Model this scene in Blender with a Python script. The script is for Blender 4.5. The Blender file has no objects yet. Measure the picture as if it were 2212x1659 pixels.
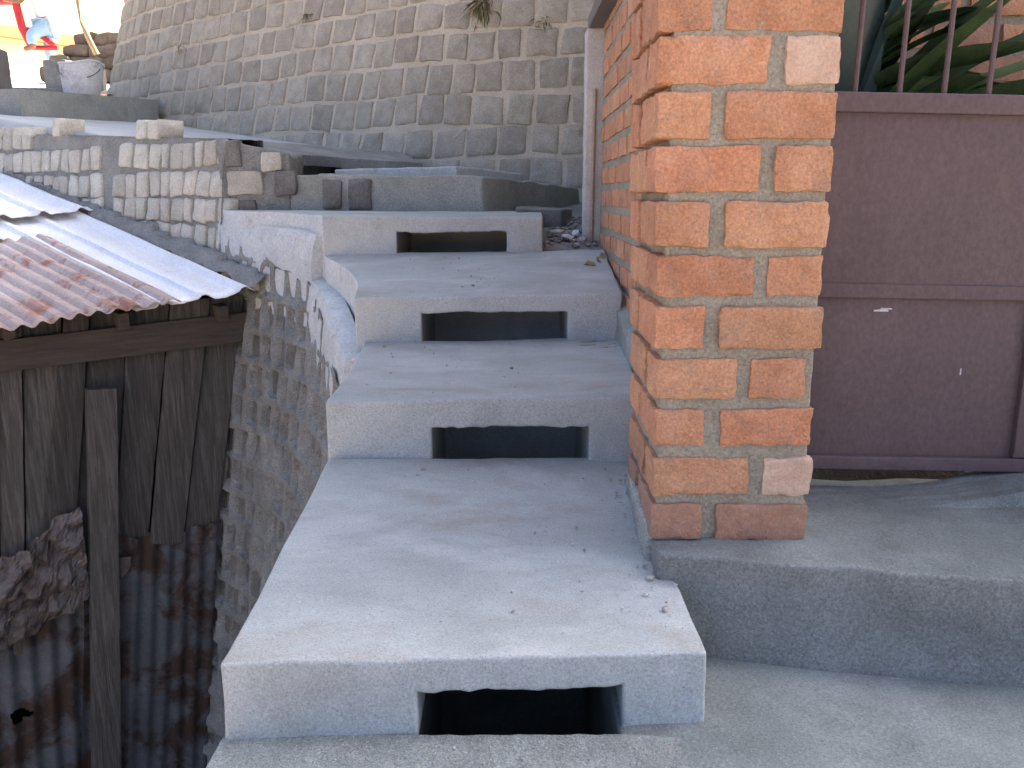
import bpy, bmesh, math, random
from mathutils import Vector, Matrix, noise

scene = bpy.context.scene
COL = scene.collection
R = math.radians
rng = random.Random(11)

# ------------------------------------------------------------------ camera
EYE = Vector((0, 0, .85)); FPX = 1845.0; PITCH = R(12.4)
cam = bpy.data.cameras.new('camera'); camo = bpy.data.objects.new('camera', cam); COL.objects.link(camo)
camo.location = EYE; camo.rotation_euler = (R(90) - PITCH, 0, 0)
cam.sensor_fit = 'HORIZONTAL'; cam.angle = 2 * math.atan(1106 / FPX)
cam.clip_start = .02; cam.clip_end = 3000
scene.camera = camo

# ------------------------------------------------------------------ sky, sun, exposure
SUN_EL = 42.0; SUN_DIR = Vector((.8, .6, 0)).normalized()          # horizontal direction towards the sun
sd = (SUN_DIR * math.cos(R(SUN_EL)) + Vector((0, 0, math.sin(R(SUN_EL))))).normalized()
world = bpy.data.worlds.new('World'); scene.world = world; world.use_nodes = True
wn = world.node_tree.nodes; wl = world.node_tree.links
bg = wn['Background']; sky = wn.new('ShaderNodeTexSky'); sky.sky_type = 'NISHITA'; sky.sun_disc = False
sky.sun_elevation = R(SUN_EL); sky.sun_rotation = math.atan2(SUN_DIR.x, SUN_DIR.y)
sky.air_density = .45; sky.dust_density = 7.0; sky.ozone_density = 2.5
wl.new(sky.outputs[0], bg.inputs[0]); bg.inputs[1].default_value = .13
sun = bpy.data.lights.new('sun', 'SUN'); suno = bpy.data.objects.new('sun', sun); COL.objects.link(suno)
sun.energy = 4.0; sun.angle = R(.5); sun.color = (1, .95, .86)
suno.rotation_euler = sd.to_track_quat('Z', 'Y').to_euler(); suno.location = (6, 5, 12)
scene.view_settings.view_transform = 'Standard'; scene.view_settings.look = 'None'
scene.view_settings.gamma = 1; scene.view_settings.exposure = 2.45

# ------------------------------------------------------------------ helpers
def ray(u, v):
    a = (u - 1106) / FPX; b = -(v - 829.5) / FPX
    return Vector((a, math.cos(PITCH) + b * math.sin(PITCH), -math.sin(PITCH) + b * math.cos(PITCH)))
def aty(u, v, Y):
    r = ray(u, v); return EYE + r * (Y / r.y)
def nz(p, s, amp, seed=0.0):
    return noise.noise_vector(Vector(p) * s + Vector((seed, seed * 1.7, -seed))) * amp
def n1(x, y=0., z=0.):
    return noise.noise(Vector((x, y, z)))

def smooth_angle(me, ang=40):
    me.polygons.foreach_set('use_smooth', [True] * len(me.polygons))
    try: me.set_sharp_from_angle(angle=R(ang))
    except Exception: pass

def mesh(name, verts, faces, ang=40):
    me = bpy.data.meshes.new(name); me.from_pydata([tuple(v) for v in verts], [], faces); me.update()
    smooth_angle(me, ang); return me
def link(name, me, mat=None, parent=None, kind=None, label=None, cat=None, group=None):
    o = bpy.data.objects.new(name, me); COL.objects.link(o)
    if mat and not me.materials: me.materials.append(mat)
    if parent:
        o.parent = parent
        L = Vector(parent.location); p = parent.parent
        while p: p = p.parent
        o.matrix_parent_inverse = Matrix.Translation(-L)
    tag(o, label, cat, group, kind); return o
def obj(name, verts, faces, mat, parent=None, ang=40, **k):
    return link(name, mesh(name, verts, faces, ang), mat, parent, **k)
def tag(o, label=None, cat=None, group=None, kind=None):
    if label: o['label'] = label
    if cat: o['category'] = cat
    if group: o['group'] = group
    if kind: o['kind'] = kind
def thing(name, label, cat, loc=(0, 0, 0), group=None):
    o = bpy.data.objects.new(name, None); COL.objects.link(o); o.location = loc
    o.empty_display_size = .1; tag(o, label, cat, group); return o

def solid(xs, ys, zs, fill, mapf=None, step=.05, amp=.003, ns=7, bevel=.008, seed=0.):
    """boundary of filled coarse cells, refined, mapped, roughened and bevelled -> mesh"""
    def refine(a):
        out = []; own = []
        for i in range(len(a) - 1):
            n = max(1, math.ceil((a[i + 1] - a[i]) / step))
            for k in range(n): out.append(a[i] + (a[i + 1] - a[i]) * k / n); own.append(i)
        out.append(a[-1]); return out, own
    X, ox = refine(xs); Y, oy = refine(ys); Z, oz = refine(zs)
    nx, ny, nz_ = len(ox), len(oy), len(oz)
    def F(i, j, k):
        return 0 <= i < nx and 0 <= j < ny and 0 <= k < nz_ and fill(ox[i], oy[j], oz[k])
    vid = {}; V = []; faces = []
    def v(i, j, k):
        if (i, j, k) not in vid:
            p = Vector((X[i], Y[j], Z[k]))
            if mapf: p = Vector(mapf(*p))
            p = p + nz(p, ns, amp, seed) + nz(p, ns * 3.3, amp * .45, seed)
            vid[(i, j, k)] = len(V); V.append(p)
        return vid[(i, j, k)]
    for i in range(nx):
        for j in range(ny):
            for k in range(nz_):
                if not F(i, j, k): continue
                if not F(i - 1, j, k): faces.append((v(i, j, k), v(i, j, k + 1), v(i, j + 1, k + 1), v(i, j + 1, k)))
                if not F(i + 1, j, k): faces.append((v(i + 1, j, k), v(i + 1, j + 1, k), v(i + 1, j + 1, k + 1), v(i + 1, j, k + 1)))
                if not F(i, j - 1, k): faces.append((v(i, j, k), v(i + 1, j, k), v(i + 1, j, k + 1), v(i, j, k + 1)))
                if not F(i, j + 1, k): faces.append((v(i, j + 1, k), v(i, j + 1, k + 1), v(i + 1, j + 1, k + 1), v(i + 1, j + 1, k)))
                if not F(i, j, k - 1): faces.append((v(i, j, k), v(i, j + 1, k), v(i + 1, j + 1, k), v(i + 1, j, k)))
                if not F(i, j, k + 1): faces.append((v(i, j, k + 1), v(i + 1, j, k + 1), v(i + 1, j + 1, k + 1), v(i, j + 1, k + 1)))
    me = bpy.data.meshes.new('solid'); me.from_pydata([tuple(p) for p in V], [], faces)
    if bevel > 0:
        bm = bmesh.new(); bm.from_mesh(me); bm.normal_update()
        es = [e for e in bm.edges if len(e.link_faces) == 2 and e.calc_face_angle(0) > R(50)]
        bmesh.ops.bevel(bm, geom=es, offset=bevel, segments=3, profile=.6, affect='EDGES', clamp_overlap=True)
        bm.to_mesh(me); bm.free()
    smooth_angle(me, 50); return me
def box(xs, ys, zs, **k):
    return solid(list(xs), list(ys), list(zs), lambda i, j, k2: True, **k)

def rough_box(h, r, n=(6, 3, 4), amp=.003, ns=14, seed=0., chip=False):
    """rounded box of half sizes h, corner radius r, rough"""
    axes = []
    for a in range(3):
        m = n[a]; axes.append([-h[a] + 2 * h[a] * i / m for i in range(m + 1)])
    vid = {}; V = []; faces = []
    def v(i, j, k):
        if (i, j, k) not in vid:
            p = Vector((axes[0][i], axes[1][j], axes[2][k]))
            q = Vector([max(-(h[a] - r), min(h[a] - r, p[a])) for a in range(3)])
            d = p - q
            if d.length > 1e-9: p = q + d.normalized() * r
            p += nz(p, ns, amp, seed) + nz(p, ns * 3, amp * .6, seed + 5) + nz(p, ns * 7, amp * .4, seed + 9)
            if chip:
                c = noise.noise(p * 26 + Vector((seed, 0, seed))); f = max(abs(p[a]) / h[a] for a in range(3)); p *= 1 - .024 * max(0, c - .12) * 2
            vid[(i, j, k)] = len(V); V.append(p)
        return vid[(i, j, k)]
    a, b, c = n
    for i in range(a):
        for j in range(b):
            faces.append((v(i, j, 0), v(i, j + 1, 0), v(i + 1, j + 1, 0), v(i + 1, j, 0)))
            faces.append((v(i, j, c), v(i + 1, j, c), v(i + 1, j + 1, c), v(i, j + 1, c)))
    for i in range(a):
        for k in range(c):
            faces.append((v(i, 0, k), v(i + 1, 0, k), v(i + 1, 0, k + 1), v(i, 0, k + 1)))
            faces.append((v(i, b, k), v(i, b, k + 1), v(i + 1, b, k + 1), v(i + 1, b, k)))
    for j in range(b):
        for k in range(c):
            faces.append((v(0, j, k), v(0, j, k + 1), v(0, j + 1, k + 1), v(0, j + 1, k)))
            faces.append((v(a, j, k), v(a, j + 1, k), v(a, j + 1, k + 1), v(a, j, k + 1)))
    return mesh('rough_box', V, faces, 60)

def tube(pts, rad, n=8, cap=True):
    V = []; F = []
    pts = [Vector(p) for p in pts]
    rads = rad if isinstance(rad, (list, tuple)) else [rad] * len(pts)
    for i, p in enumerate(pts):
        d = (pts[min(i + 1, len(pts) - 1)] - pts[max(i - 1, 0)]).normalized()
        up = Vector((0, 0, 1)) if abs(d.z) < .9 else Vector((1, 0, 0))
        a = d.cross(up).normalized(); b = d.cross(a)
        for k in range(n):
            t = 2 * math.pi * k / n
            V.append(p + (a * math.cos(t) + b * math.sin(t)) * rads[i])
    for i in range(len(pts) - 1):
        for k in range(n):
            F.append((i * n + k, (i + 1) * n + k, (i + 1) * n + (k + 1) % n, i * n + (k + 1) % n))
    if cap:
        F.append(tuple(range(n))); F.append(tuple(reversed(range((len(pts) - 1) * n, len(pts) * n))))
    return V, F

# ------------------------------------------------------------------ materials
def M(name, cols, scale=5., rough=.88, bump=.25, bscale=90., metal=0., rnd=0., hue=0., spec=.25,
      stretch=(1, 1, 1), patches=(), dist=.006, mid=12., grain=.2, specks=0.):
    m = bpy.data.materials.new(name); m.use_nodes = True
    nt = m.node_tree; N = nt.nodes; L = nt.links; bs = N['Principled BSDF']
    bs.inputs['Roughness'].default_value = rough; bs.inputs['Metallic'].default_value = metal
    bs.inputs['Specular IOR Level'].default_value = spec
    tc = N.new('ShaderNodeTexCoord'); oi = N.new('ShaderNodeObjectInfo')
    mul = N.new('ShaderNodeMath'); mul.operation = 'MULTIPLY'; mul.inputs[1].default_value = 37.
    L.new(oi.outputs['Random'], mul.inputs[0])
    add = N.new('ShaderNodeVectorMath'); add.operation = 'ADD'
    L.new(tc.outputs['Object'], add.inputs[0])
    if rnd or hue: L.new(mul.outputs[0], add.inputs[1])
    mp = N.new('ShaderNodeMapping'); mp.inputs['Scale'].default_value = stretch
    L.new(add.outputs[0], mp.inputs['Vector'])
    vec = mp.outputs[0]
    def noi(s, det=6, ro=.6, d=0.):
        n = N.new('ShaderNodeTexNoise'); n.inputs['Scale'].default_value = s
        n.inputs['Detail'].default_value = det; n.inputs['Roughness'].default_value = ro
        n.inputs['Distortion'].default_value = d
        L.new(vec, n.inputs['Vector']); return n
    n0 = noi(scale, 8, .65, .3)
    ramp = N.new('ShaderNodeValToRGB'); el = ramp.color_ramp.elements
    k = len(cols)
    while len(el) < k: el.new(.5)
    for i, c in enumerate(cols):
        el[i].position = .3 + .4 * i / max(1, k - 1); el[i].color = (*c, 1)
    L.new(n0.outputs['Fac'], ramp.inputs['Fac']); col = ramp.outputs['Color']
    for (pc, ps, lo, hi, amt) in patches:
        pn = noi(ps, 7, .65, .4); r2 = N.new('ShaderNodeMapRange')
        r2.inputs['From Min'].default_value = lo; r2.inputs['From Max'].default_value = hi
        r2.inputs['To Max'].default_value = amt
        L.new(pn.outputs['Fac'], r2.inputs['Value'])
        mx = N.new('ShaderNodeMix'); mx.data_type = 'RGBA'
        L.new(r2.outputs['Result'], mx.inputs['Factor']); L.new(col, mx.inputs['A']); mx.inputs['B'].default_value = (*pc, 1)
        col = mx.outputs['Result']
    if specks:      # sand grains and small pits showing in the surface
        for sc, cc, th in ((230., (.12, .11, .1), .17), (170., tuple(min(.62, c * 1.45 + .03) for c in cols[-1]), .12), (75., (.16, .145, .13), .09)):
            vo = N.new('ShaderNodeTexVoronoi'); vo.inputs['Scale'].default_value = sc; L.new(tc.outputs['Object'], vo.inputs['Vector'])
            wn_ = N.new('ShaderNodeMapRange'); wn_.inputs['From Min'].default_value = th; wn_.inputs['From Max'].default_value = th + .08
            wn_.inputs['To Min'].default_value = specks; wn_.inputs['To Max'].default_value = 0
            L.new(vo.outputs['Distance'], wn_.inputs['Value'])
            mx = N.new('ShaderNodeMix'); mx.data_type = 'RGBA'
            L.new(wn_.outputs['Result'], mx.inputs['Factor']); L.new(col, mx.inputs['A']); mx.inputs['B'].default_value = (*cc, 1); col = mx.outputs['Result']
    # fine grain in the colour
    ng = noi(bscale * 1.7, 3, .7)
    gr = N.new('ShaderNodeMapRange'); gr.inputs['From Min'].default_value = .25; gr.inputs['From Max'].default_value = .75
    gr.inputs['To Min'].default_value = 1 - grain; gr.inputs['To Max'].default_value = 1 + grain
    L.new(ng.outputs['Fac'], gr.inputs['Value'])
    hv = N.new('ShaderNodeHueSaturation'); L.new(col, hv.inputs['Color'])
    val = gr.outputs['Result']
    if rnd:
        rr = N.new('ShaderNodeMapRange'); rr.inputs['To Min'].default_value = 1 - rnd; rr.inputs['To Max'].default_value = 1 + rnd
        L.new(oi.outputs['Random'], rr.inputs['Value'])
        mm = N.new('ShaderNodeMath'); mm.operation = 'MULTIPLY'; L.new(rr.outputs['Result'], mm.inputs[0]); L.new(val, mm.inputs[1]); val = mm.outputs[0]
    L.new(val, hv.inputs['Value'])
    if hue:
        f = N.new('ShaderNodeMath'); f.operation = 'FRACT'; L.new(mul.outputs[0], f.inputs[0])
        h2 = N.new('ShaderNodeMapRange'); h2.inputs['To Min'].default_value = .5 - hue; h2.inputs['To Max'].default_value = .5 + hue
        L.new(f.outputs[0], h2.inputs['Value']); L.new(h2.outputs['Result'], hv.inputs['Hue'])
        s2 = N.new('ShaderNodeMapRange'); s2.inputs['To Min'].default_value = 1 + hue * 6; s2.inputs['To Max'].default_value = 1 - hue * 9
        L.new(f.outputs[0], s2.inputs['Value']); L.new(s2.outputs['Result'], hv.inputs['Saturation'])
    L.new(hv.outputs['Color'], bs.inputs['Base Color'])
    # relief
    nb = noi(bscale, 6, .7); nm = noi(mid, 5, .6)
    b1 = N.new('ShaderNodeBump'); b1.inputs['Strength'].default_value = min(1, bump * 1.2); b1.inputs['Distance'].default_value = dist * 2.2
    L.new(nm.outputs['Fac'], b1.inputs['Height'])
    b2 = N.new('ShaderNodeBump'); b2.inputs['Strength'].default_value = bump; b2.inputs['Distance'].default_value = dist
    L.new(nb.outputs['Fac'], b2.inputs['Height']); L.new(b1.outputs[0], b2.inputs['Normal'])
    L.new(b2.outputs[0], bs.inputs['Normal'])
    rg = N.new('ShaderNodeMapRange'); rg.inputs['To Min'].default_value = max(.05, rough - .12); rg.inputs['To Max'].default_value = min(1, rough + .1)
    L.new(n0.outputs['Fac'], rg.inputs['Value']); L.new(rg.outputs['Result'], bs.inputs['Roughness'])
    return m

MT = {}
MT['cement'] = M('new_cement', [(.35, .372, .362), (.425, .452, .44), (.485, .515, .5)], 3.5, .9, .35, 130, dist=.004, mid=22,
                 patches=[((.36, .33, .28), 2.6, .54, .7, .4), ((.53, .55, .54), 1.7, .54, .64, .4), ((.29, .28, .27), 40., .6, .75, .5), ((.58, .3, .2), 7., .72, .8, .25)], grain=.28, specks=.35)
MT['tread'] = M('trodden_cement', [(.33, .346, .322), (.405, .43, .405), (.47, .5, .474)], 3., .85, .3, 150, dist=.004, mid=30, stretch=(1, 1.8, 1),
                patches=[((.34, .3, .24), 3.1, .53, .68, .6), ((.33, .3, .26), 14., .58, .7, .4), ((.56, .57, .55), 2.2, .54, .66, .5), ((.3, .28, .26), 60., .62, .75, .5)], grain=.28, specks=.35)
MT['skim'] = M('cement_skim', [(.44, .455, .44), (.53, .55, .53), (.6, .62, .6)], 5, .85, .3, 60, dist=.005, mid=18,
               patches=[((.33, .31, .29), 9., .58, .7, .7)], grain=.25, specks=.25)
MT['oldcement'] = M('old_concrete', [(.16, .165, .152), (.215, .223, .208), (.275, .285, .268)], 4.5, .92, .4, 110, dist=.005, mid=20,
                    patches=[((.13, .12, .11), 6., .56, .7, .6), ((.38, .39, .4), 3., .55, .72, .5)], grain=.4, specks=.5)
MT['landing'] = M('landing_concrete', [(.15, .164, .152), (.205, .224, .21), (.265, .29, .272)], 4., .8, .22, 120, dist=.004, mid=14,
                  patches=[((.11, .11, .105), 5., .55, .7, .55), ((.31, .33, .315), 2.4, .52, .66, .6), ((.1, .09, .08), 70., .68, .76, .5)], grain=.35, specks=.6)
MT['roughfloor'] = M('gritty_concrete', [(.205, .219, .2), (.27, .287, .265), (.345, .365, .34)], 9, .95, .6, 160, dist=.006, mid=45,
                     patches=[((.5, .5, .5), 3., .58, .66, .5), ((.14, .12, .1), 80., .62, .72, .6)], grain=.45, specks=.6)
MT['midcement'] = M('worn_concrete', [(.25, .258, .225), (.315, .325, .288), (.375, .386, .345)], 5, .92, .45, 110, dist=.006, mid=18,
                    patches=[((.2, .18, .16), 6., .56, .7, .5)], grain=.4, specks=.6)
MT['wallstone'] = M('grey_stone', [(.315, .28, .212), (.39, .35, .27), (.46, .418, .335)], 9, .9, .5, 90, rnd=.14, hue=.006, dist=.006, mid=25,
                    patches=[((.44, .385, .3), 5., .54, .72, .6), ((.17, .155, .135), 4., .58, .7, .4)], grain=.35, specks=.4)
MT['wallmortar'] = M('tan_mortar', [(.48, .415, .305), (.55, .48, .36), (.61, .54, .415)], 5, .95, .5, 80, dist=.006, mid=20,
                     patches=[((.3, .25, .19), 3., .56, .7, .5)], grain=.3, specks=.3)
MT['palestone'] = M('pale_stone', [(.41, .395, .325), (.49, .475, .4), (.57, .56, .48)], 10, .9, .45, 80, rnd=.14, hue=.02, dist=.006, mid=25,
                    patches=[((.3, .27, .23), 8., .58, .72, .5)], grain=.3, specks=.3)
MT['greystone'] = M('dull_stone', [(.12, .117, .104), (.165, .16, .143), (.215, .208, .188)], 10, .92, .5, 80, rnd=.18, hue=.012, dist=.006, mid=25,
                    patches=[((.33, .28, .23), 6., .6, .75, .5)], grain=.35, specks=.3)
MT['greymortar'] = M('grey_mortar', [(.185, .188, .17), (.245, .249, .228), (.31, .315, .29)], 6, .95, .55, 70, dist=.008, mid=20,
                     patches=[((.18, .165, .15), 4., .57, .72, .45)], grain=.4, specks=.5)
MT['brick'] = M('brick', [(.46, .22, .12), (.54, .27, .15), (.6, .33, .2)], 14, .92, .8, 110, rnd=.1, hue=.005, dist=.006, mid=34,
                patches=[((.36, .23, .17), 9., .53, .68, .65), ((.66, .42, .29), 6., .57, .68, .5), ((.75, .66, .56), 95., .69, .74, .8), ((.2, .13, .1), 30., .66, .76, .5)], grain=.3, specks=.25)
MT['brickpale'] = M('pale_brick', [(.5, .34, .25), (.56, .4, .3), (.6, .45, .35)], 12, .9, .4, 110, rnd=.05, dist=.005, mid=30)
MT['brickdull'] = M('dirty_brick', [(.27, .165, .12), (.35, .2, .135), (.4, .25, .18)], 12, .92, .5, 110, rnd=.08, dist=.006, mid=34,
                    patches=[((.22, .2, .18), 8., .55, .7, .6)])
MT['bmortar'] = M('brick_mortar', [(.235, .215, .165), (.3, .275, .215), (.35, .325, .265)], 8, .95, .5, 100, dist=.005, mid=30,
                  patches=[((.24, .22, .2), 6., .55, .7, .6)], grain=.35, specks=.5)
MT['gate'] = M('gate_paint', [(.112, .08, .083), (.13, .094, .097), (.148, .109, .111)], 3, .62, .08, 60, spec=.35, dist=.003, mid=6, stretch=(1, 1, .7),
               patches=[((.2, .13, .1), 4., .58, .75, .45), ((.09, .06, .06), 2.2, .55, .7, .5), ((.45, .42, .4), 42., .735, .75, .8)])
MT['wood'] = M('weathered_wood', [(.06, .055, .047), (.1, .093, .082), (.165, .156, .14)], 9, .92, .6, 60, rnd=.35, hue=.01, stretch=(7, 7, .45), dist=.004, mid=20,
               patches=[((.15, .135, .11), 5., .62, .74, .6), ((.035, .03, .028), 4., .56, .7, .6)])
MT['beam'] = M('beam_wood', [(.06, .05, .042), (.085, .072, .06), (.11, .095, .08)], 8, .9, .3, 60, stretch=(.6, .6, 7), dist=.004, mid=20)
MT['dark'] = M('shed_dark', [(.02, .018, .016), (.03, .027, .024)], 6, .95, .1)  # near-black that paints the shed's inner shade, also used on the house pane
MT['zinc'] = M('zinc_sheet', [(.78, .79, .78), (.86, .865, .855), (.9, .905, .895)], 4, .45, .08, 50, metal=.12, spec=.5, stretch=(1.5, 1.5, 1), dist=.003, mid=7,
               patches=[((.42, .4, .38), 7., .62, .75, .45), ((.3, .22, .17), 26., .7, .78, .6)])
MT['rustroof'] = M('rusty_roof', [(.42, .33, .28), (.5, .41, .36), (.58, .52, .48)], 3.2, .7, .2, 60, metal=.1, dist=.004, mid=14,
                   patches=[((.36, .15, .09), 6., .53, .62, .8), ((.48, .28, .27), 9., .56, .64, .6), ((.17, .09, .06), 11., .62, .7, .7)])
MT['tin'] = M('rusty_tin', [(.075, .085, .095), (.1, .112, .122), (.14, .15, .16)], 4, .65, .2, 60, metal=.25, dist=.004, mid=12,
              patches=[((.055, .032, .022), 4.2, .48, .58, .93), ((.1, .055, .035), 13., .58, .68, .6)])
MT['crumple'] = M('crumpled_tin', [(.11, .095, .085), (.15, .13, .12), (.2, .185, .175)], 4, .6, .3, 50, metal=.2, dist=.006, mid=10,
                  patches=[((.06, .045, .038), 6., .5, .62, .8)])
MT['earth'] = M('earth', [(.28, .21, .15), (.34, .26, .19), (.4, .32, .25)], 3, .95, .5, 40, dist=.02, mid=8)
MT['soil'] = M('garden_soil', [(.03, .024, .018), (.05, .04, .03), (.07, .055, .042)], 6, .95, .6, 60, dist=.01, mid=15)
MT['street'] = M('pale_street', [(.42, .38, .33), (.5, .46, .41), (.55, .52, .48)], 1.5, .95, .3, 40, dist=.01, mid=6)
MT['yellow'] = M('yellow_render', [(.62, .5, .24), (.68, .56, .3), (.72, .62, .4)], 1.5, .9, .1, 40)
MT['orange'] = M('orange_band', [(.55, .2, .08), (.6, .25, .1)], 3, .9, .1, 40)
MT['red'] = M('red_paint', [(.5, .02, .025), (.58, .03, .03)], 5, .4, .03, 40, spec=.5)
MT['jeans'] = M('jeans', [(.28, .45, .6), (.38, .56, .68)], 8, .9, .2, 120)
MT['shirt'] = M('white_shirt', [(.72, .6, .62), (.8, .76, .76)], 5, .9, .2, 60)
MT['skin'] = M('skin', [(.26, .13, .08), (.3, .15, .1)], 8, .6, .05, 100)
MT['hair'] = M('hair', [(.015, .012, .01), (.03, .02, .02)], 20, .5, .3, 100)
MT['bucket'] = M('bucket_plastic', [(.6, .6, .6), (.7, .7, .69), (.74, .73, .72)], 4, .6, .1, 40, spec=.4,
                 patches=[((.3, .25, .23), 6., .52, .66, .75), ((.05, .04, .04), 9., .66, .72, .8)])
MT['leaf'] = M('leaf', [(.025, .055, .022), (.045, .09, .035), (.075, .13, .05)], 9, .45, .3, 40, spec=.5, rnd=.45, hue=.02, patches=[((.25, .22, .06), 7., .66, .74, .7)])
MT['leafblue'] = M('leaf_bluish', [(.045, .08, .075), (.06, .1, .095)], 4, .4, .1, 40, spec=.5, rnd=.2)
MT['fern'] = M('light_leaf', [(.05, .11, .03), (.08, .16, .045)], 6, .5, .1, 40, spec=.4, rnd=.3, hue=.02)
MT['drystem'] = M('dry_plant', [(.26, .19, .1), (.38, .3, .18)], 9, .9, .2, 60, rnd=.2)
MT['moss'] = M('wall_plant_leaf', [(.13, .15, .06), (.22, .2, .1)], 9, .8, .2, 60, rnd=.3)
MT['rubble'] = M('rubble', [(.22, .18, .15), (.34, .3, .27), (.6, .59, .57)], 22, .9, .4, 90, rnd=.3)
MT['whitestone'] = M('white_stone', [(.6, .6, .6), (.72, .71, .7)], 12, .85, .3, 60)
MT['pipe'] = M('brown_pipe', [(.33, .24, .17), (.42, .33, .25)], 8, .7, .2, 60)
MT['postcement'] = M('post_cement', [(.4, .39, .37), (.48, .465, .44), (.54, .53, .5)], 6, .9, .3, 70, patches=[((.4, .32, .24), 7., .58, .7, .5)])
MT['sill'] = M('sill_concrete', [(.14, .13, .12), (.19, .18, .17)], 6, .9, .3, 60)
MT['logs'] = M('dark_rock', [(.1, .08, .065), (.16, .13, .1), (.2, .17, .14)], 7, .95, .5, 40, rnd=.25, dist=.01)

# ------------------------------------------------------------------ masonry helpers
def spline(pts, n=14):
    out = []
    P = [Vector((*p, 0)) for p in pts]; P = [P[0] * 2 - P[1]] + P + [P[-1] * 2 - P[-2]]
    for i in range(1, len(P) - 2):
        for k in range(n):
            t = k / n
            out.append(.5 * ((2 * P[i]) + (P[i + 1] - P[i - 1]) * t + (2 * P[i - 1] - 5 * P[i] + 4 * P[i + 1] - P[i + 2]) * t * t
                             + (-P[i - 1] + 3 * P[i] - 3 * P[i + 1] + P[i + 2]) * t ** 3))
    out.append(P[-2]); return out
class Path:
    def __init__(self, pts, n=14):
        self.p = spline(pts, n); self.c = [0.]
        for a, b in zip(self.p, self.p[1:]): self.c.append(self.c[-1] + (b - a).length)
        self.len = self.c[-1]
    def at(self, s):
        s0 = max(0, min(self.len - 1e-6, s)); lo, hi = 0, len(self.c) - 1
        while hi - lo > 1:
            m = (lo + hi) // 2
            if self.c[m] <= s0: lo = m
            else: hi = m
        t = (s0 - self.c[lo]) / max(1e-9, self.c[lo + 1] - self.c[lo])
        d = (self.p[lo + 1] - self.p[lo]).normalized()
        p = self.p[lo].lerp(self.p[lo + 1], t)
        if s < 0 or s > self.len: p = p + d * (s - s0)
        return p, d
    def s_of(self, x, y):
        b = min(range(len(self.p)), key=lambda i: (self.p[i].x - x) ** 2 + (self.p[i].y - y) ** 2); return self.c[b]
def wallmap(path, batter, zref, side):
    """(s, z, outward distance) -> point on a battered wall"""
    def W(s, z, d):
        p, t = path.at(s); n = Vector((t.y, -t.x, 0)) * side
        q = p + n * (d - batter * (z - zref)); return Vector((q.x, q.y, z))
    return W

def courses(s0, s1, z0, z1, pitch, w0, w1, gap, r, jit=.01, wob=.012, tilt=0.):
    rows = []; z = z0; k = 0
    while z < z1:
        h = pitch * r.uniform(.94, 1.06); s = s0 - r.uniform(0, w1); cells = []
        while s < s1:
            w = r.uniform(w0, w1)
            f = lambda ss: wob * n1(ss * 1.7, k * 3.1)
            a = gap * .5
            J = lambda: r.uniform(-jit, jit)
            lean = r.uniform(-.012, .012) + tilt
            cells.append([(s + a + J(), z + a + f(s) + J()), (s + w - a + J(), z + a + f(s + w) + J()),
                          (s + w - a + lean + J(), z + h - a + f(s + w) + J()), (s + a + lean + J(), z + h - a + f(s) + J())])
            s += w
        rows.append(cells); z += h; k += 1
    return rows
def stone_mesh(poly, W, proud, bulge, r, round_=.14):
    pts = []
    for i in range(4):
        a = poly[i]; b = poly[(i + 1) % 4]
        for t in (round_, .5, 1 - round_):
            j = .035 * math.hypot(b[0] - a[0], b[1] - a[1])
            pts.append((a[0] + (b[0] - a[0]) * t + r.uniform(-j, j), a[1] + (b[1] - a[1]) * t + r.uniform(-j, j)))
    cx = sum(p[0] for p in pts) / 12; cz = sum(p[1] for p in pts) / 12
    V = []; F = []
    for sc, d, jd in ((1.0, -.04, 0), (1.0, proud * .35, .0015), (.93, proud, .002), (.55, proud + bulge, .004)):
        for p in pts: V.append(W(cx + (p[0] - cx) * sc, cz + (p[1] - cz) * sc, d + r.uniform(-jd, jd)))
    V.append(W(cx, cz, proud + bulge * r.uniform(.4, 1.3)))
    for k in range(3):
        for i in range(12):
            F.append((k * 12 + i, k * 12 + (i + 1) % 12, (k + 1) * 12 + (i + 1) % 12, (k + 1) * 12 + i))
    for i in range(12): F.append((36 + i, 36 + (i + 1) % 12, 48))
    return V, F
def flip_out(V, F, W):
    return F
def grid(fn, s0, s1, z0, z1, ds, dz):
    ns = max(1, math.ceil((s1 - s0) / ds)); m = max(1, math.ceil((z1 - z0) / dz))
    V = [fn(s0 + (s1 - s0) * i / ns, z0 + (z1 - z0) * j / m) for j in range(m + 1) for i in range(ns + 1)]
    F = [(j * (ns + 1) + i, j * (ns + 1) + i + 1, (j + 1) * (ns + 1) + i + 1, (j + 1) * (ns + 1) + i) for j in range(m) for i in range(ns)]
    return V, F
def fix(o, toward=EYE):
    bm = bmesh.new(); bm.from_mesh(o.data); bmesh.ops.recalc_face_normals(bm, faces=bm.faces[:]); bm.to_mesh(o.data); bm.free(); return o

# ================================================================== SETTING: ground and terraces
def gz(x, y): return -2.25 + .05 * n1(x * .6, y * .6)
V, F = grid(lambda a, b: Vector((a, b, gz(a, b))), -14, 14, -10, 26, .8, .8)
far = [(-900, -900), (900, -900), (900, 900), (-900, 900)]
b0 = len(V)
for x, y in far: V.append(Vector((x, y, -2.33)))
F.append((b0, b0 + 1, b0 + 2, b0 + 3))
obj('ground', V, F, MT['earth'], kind='structure')

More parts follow.
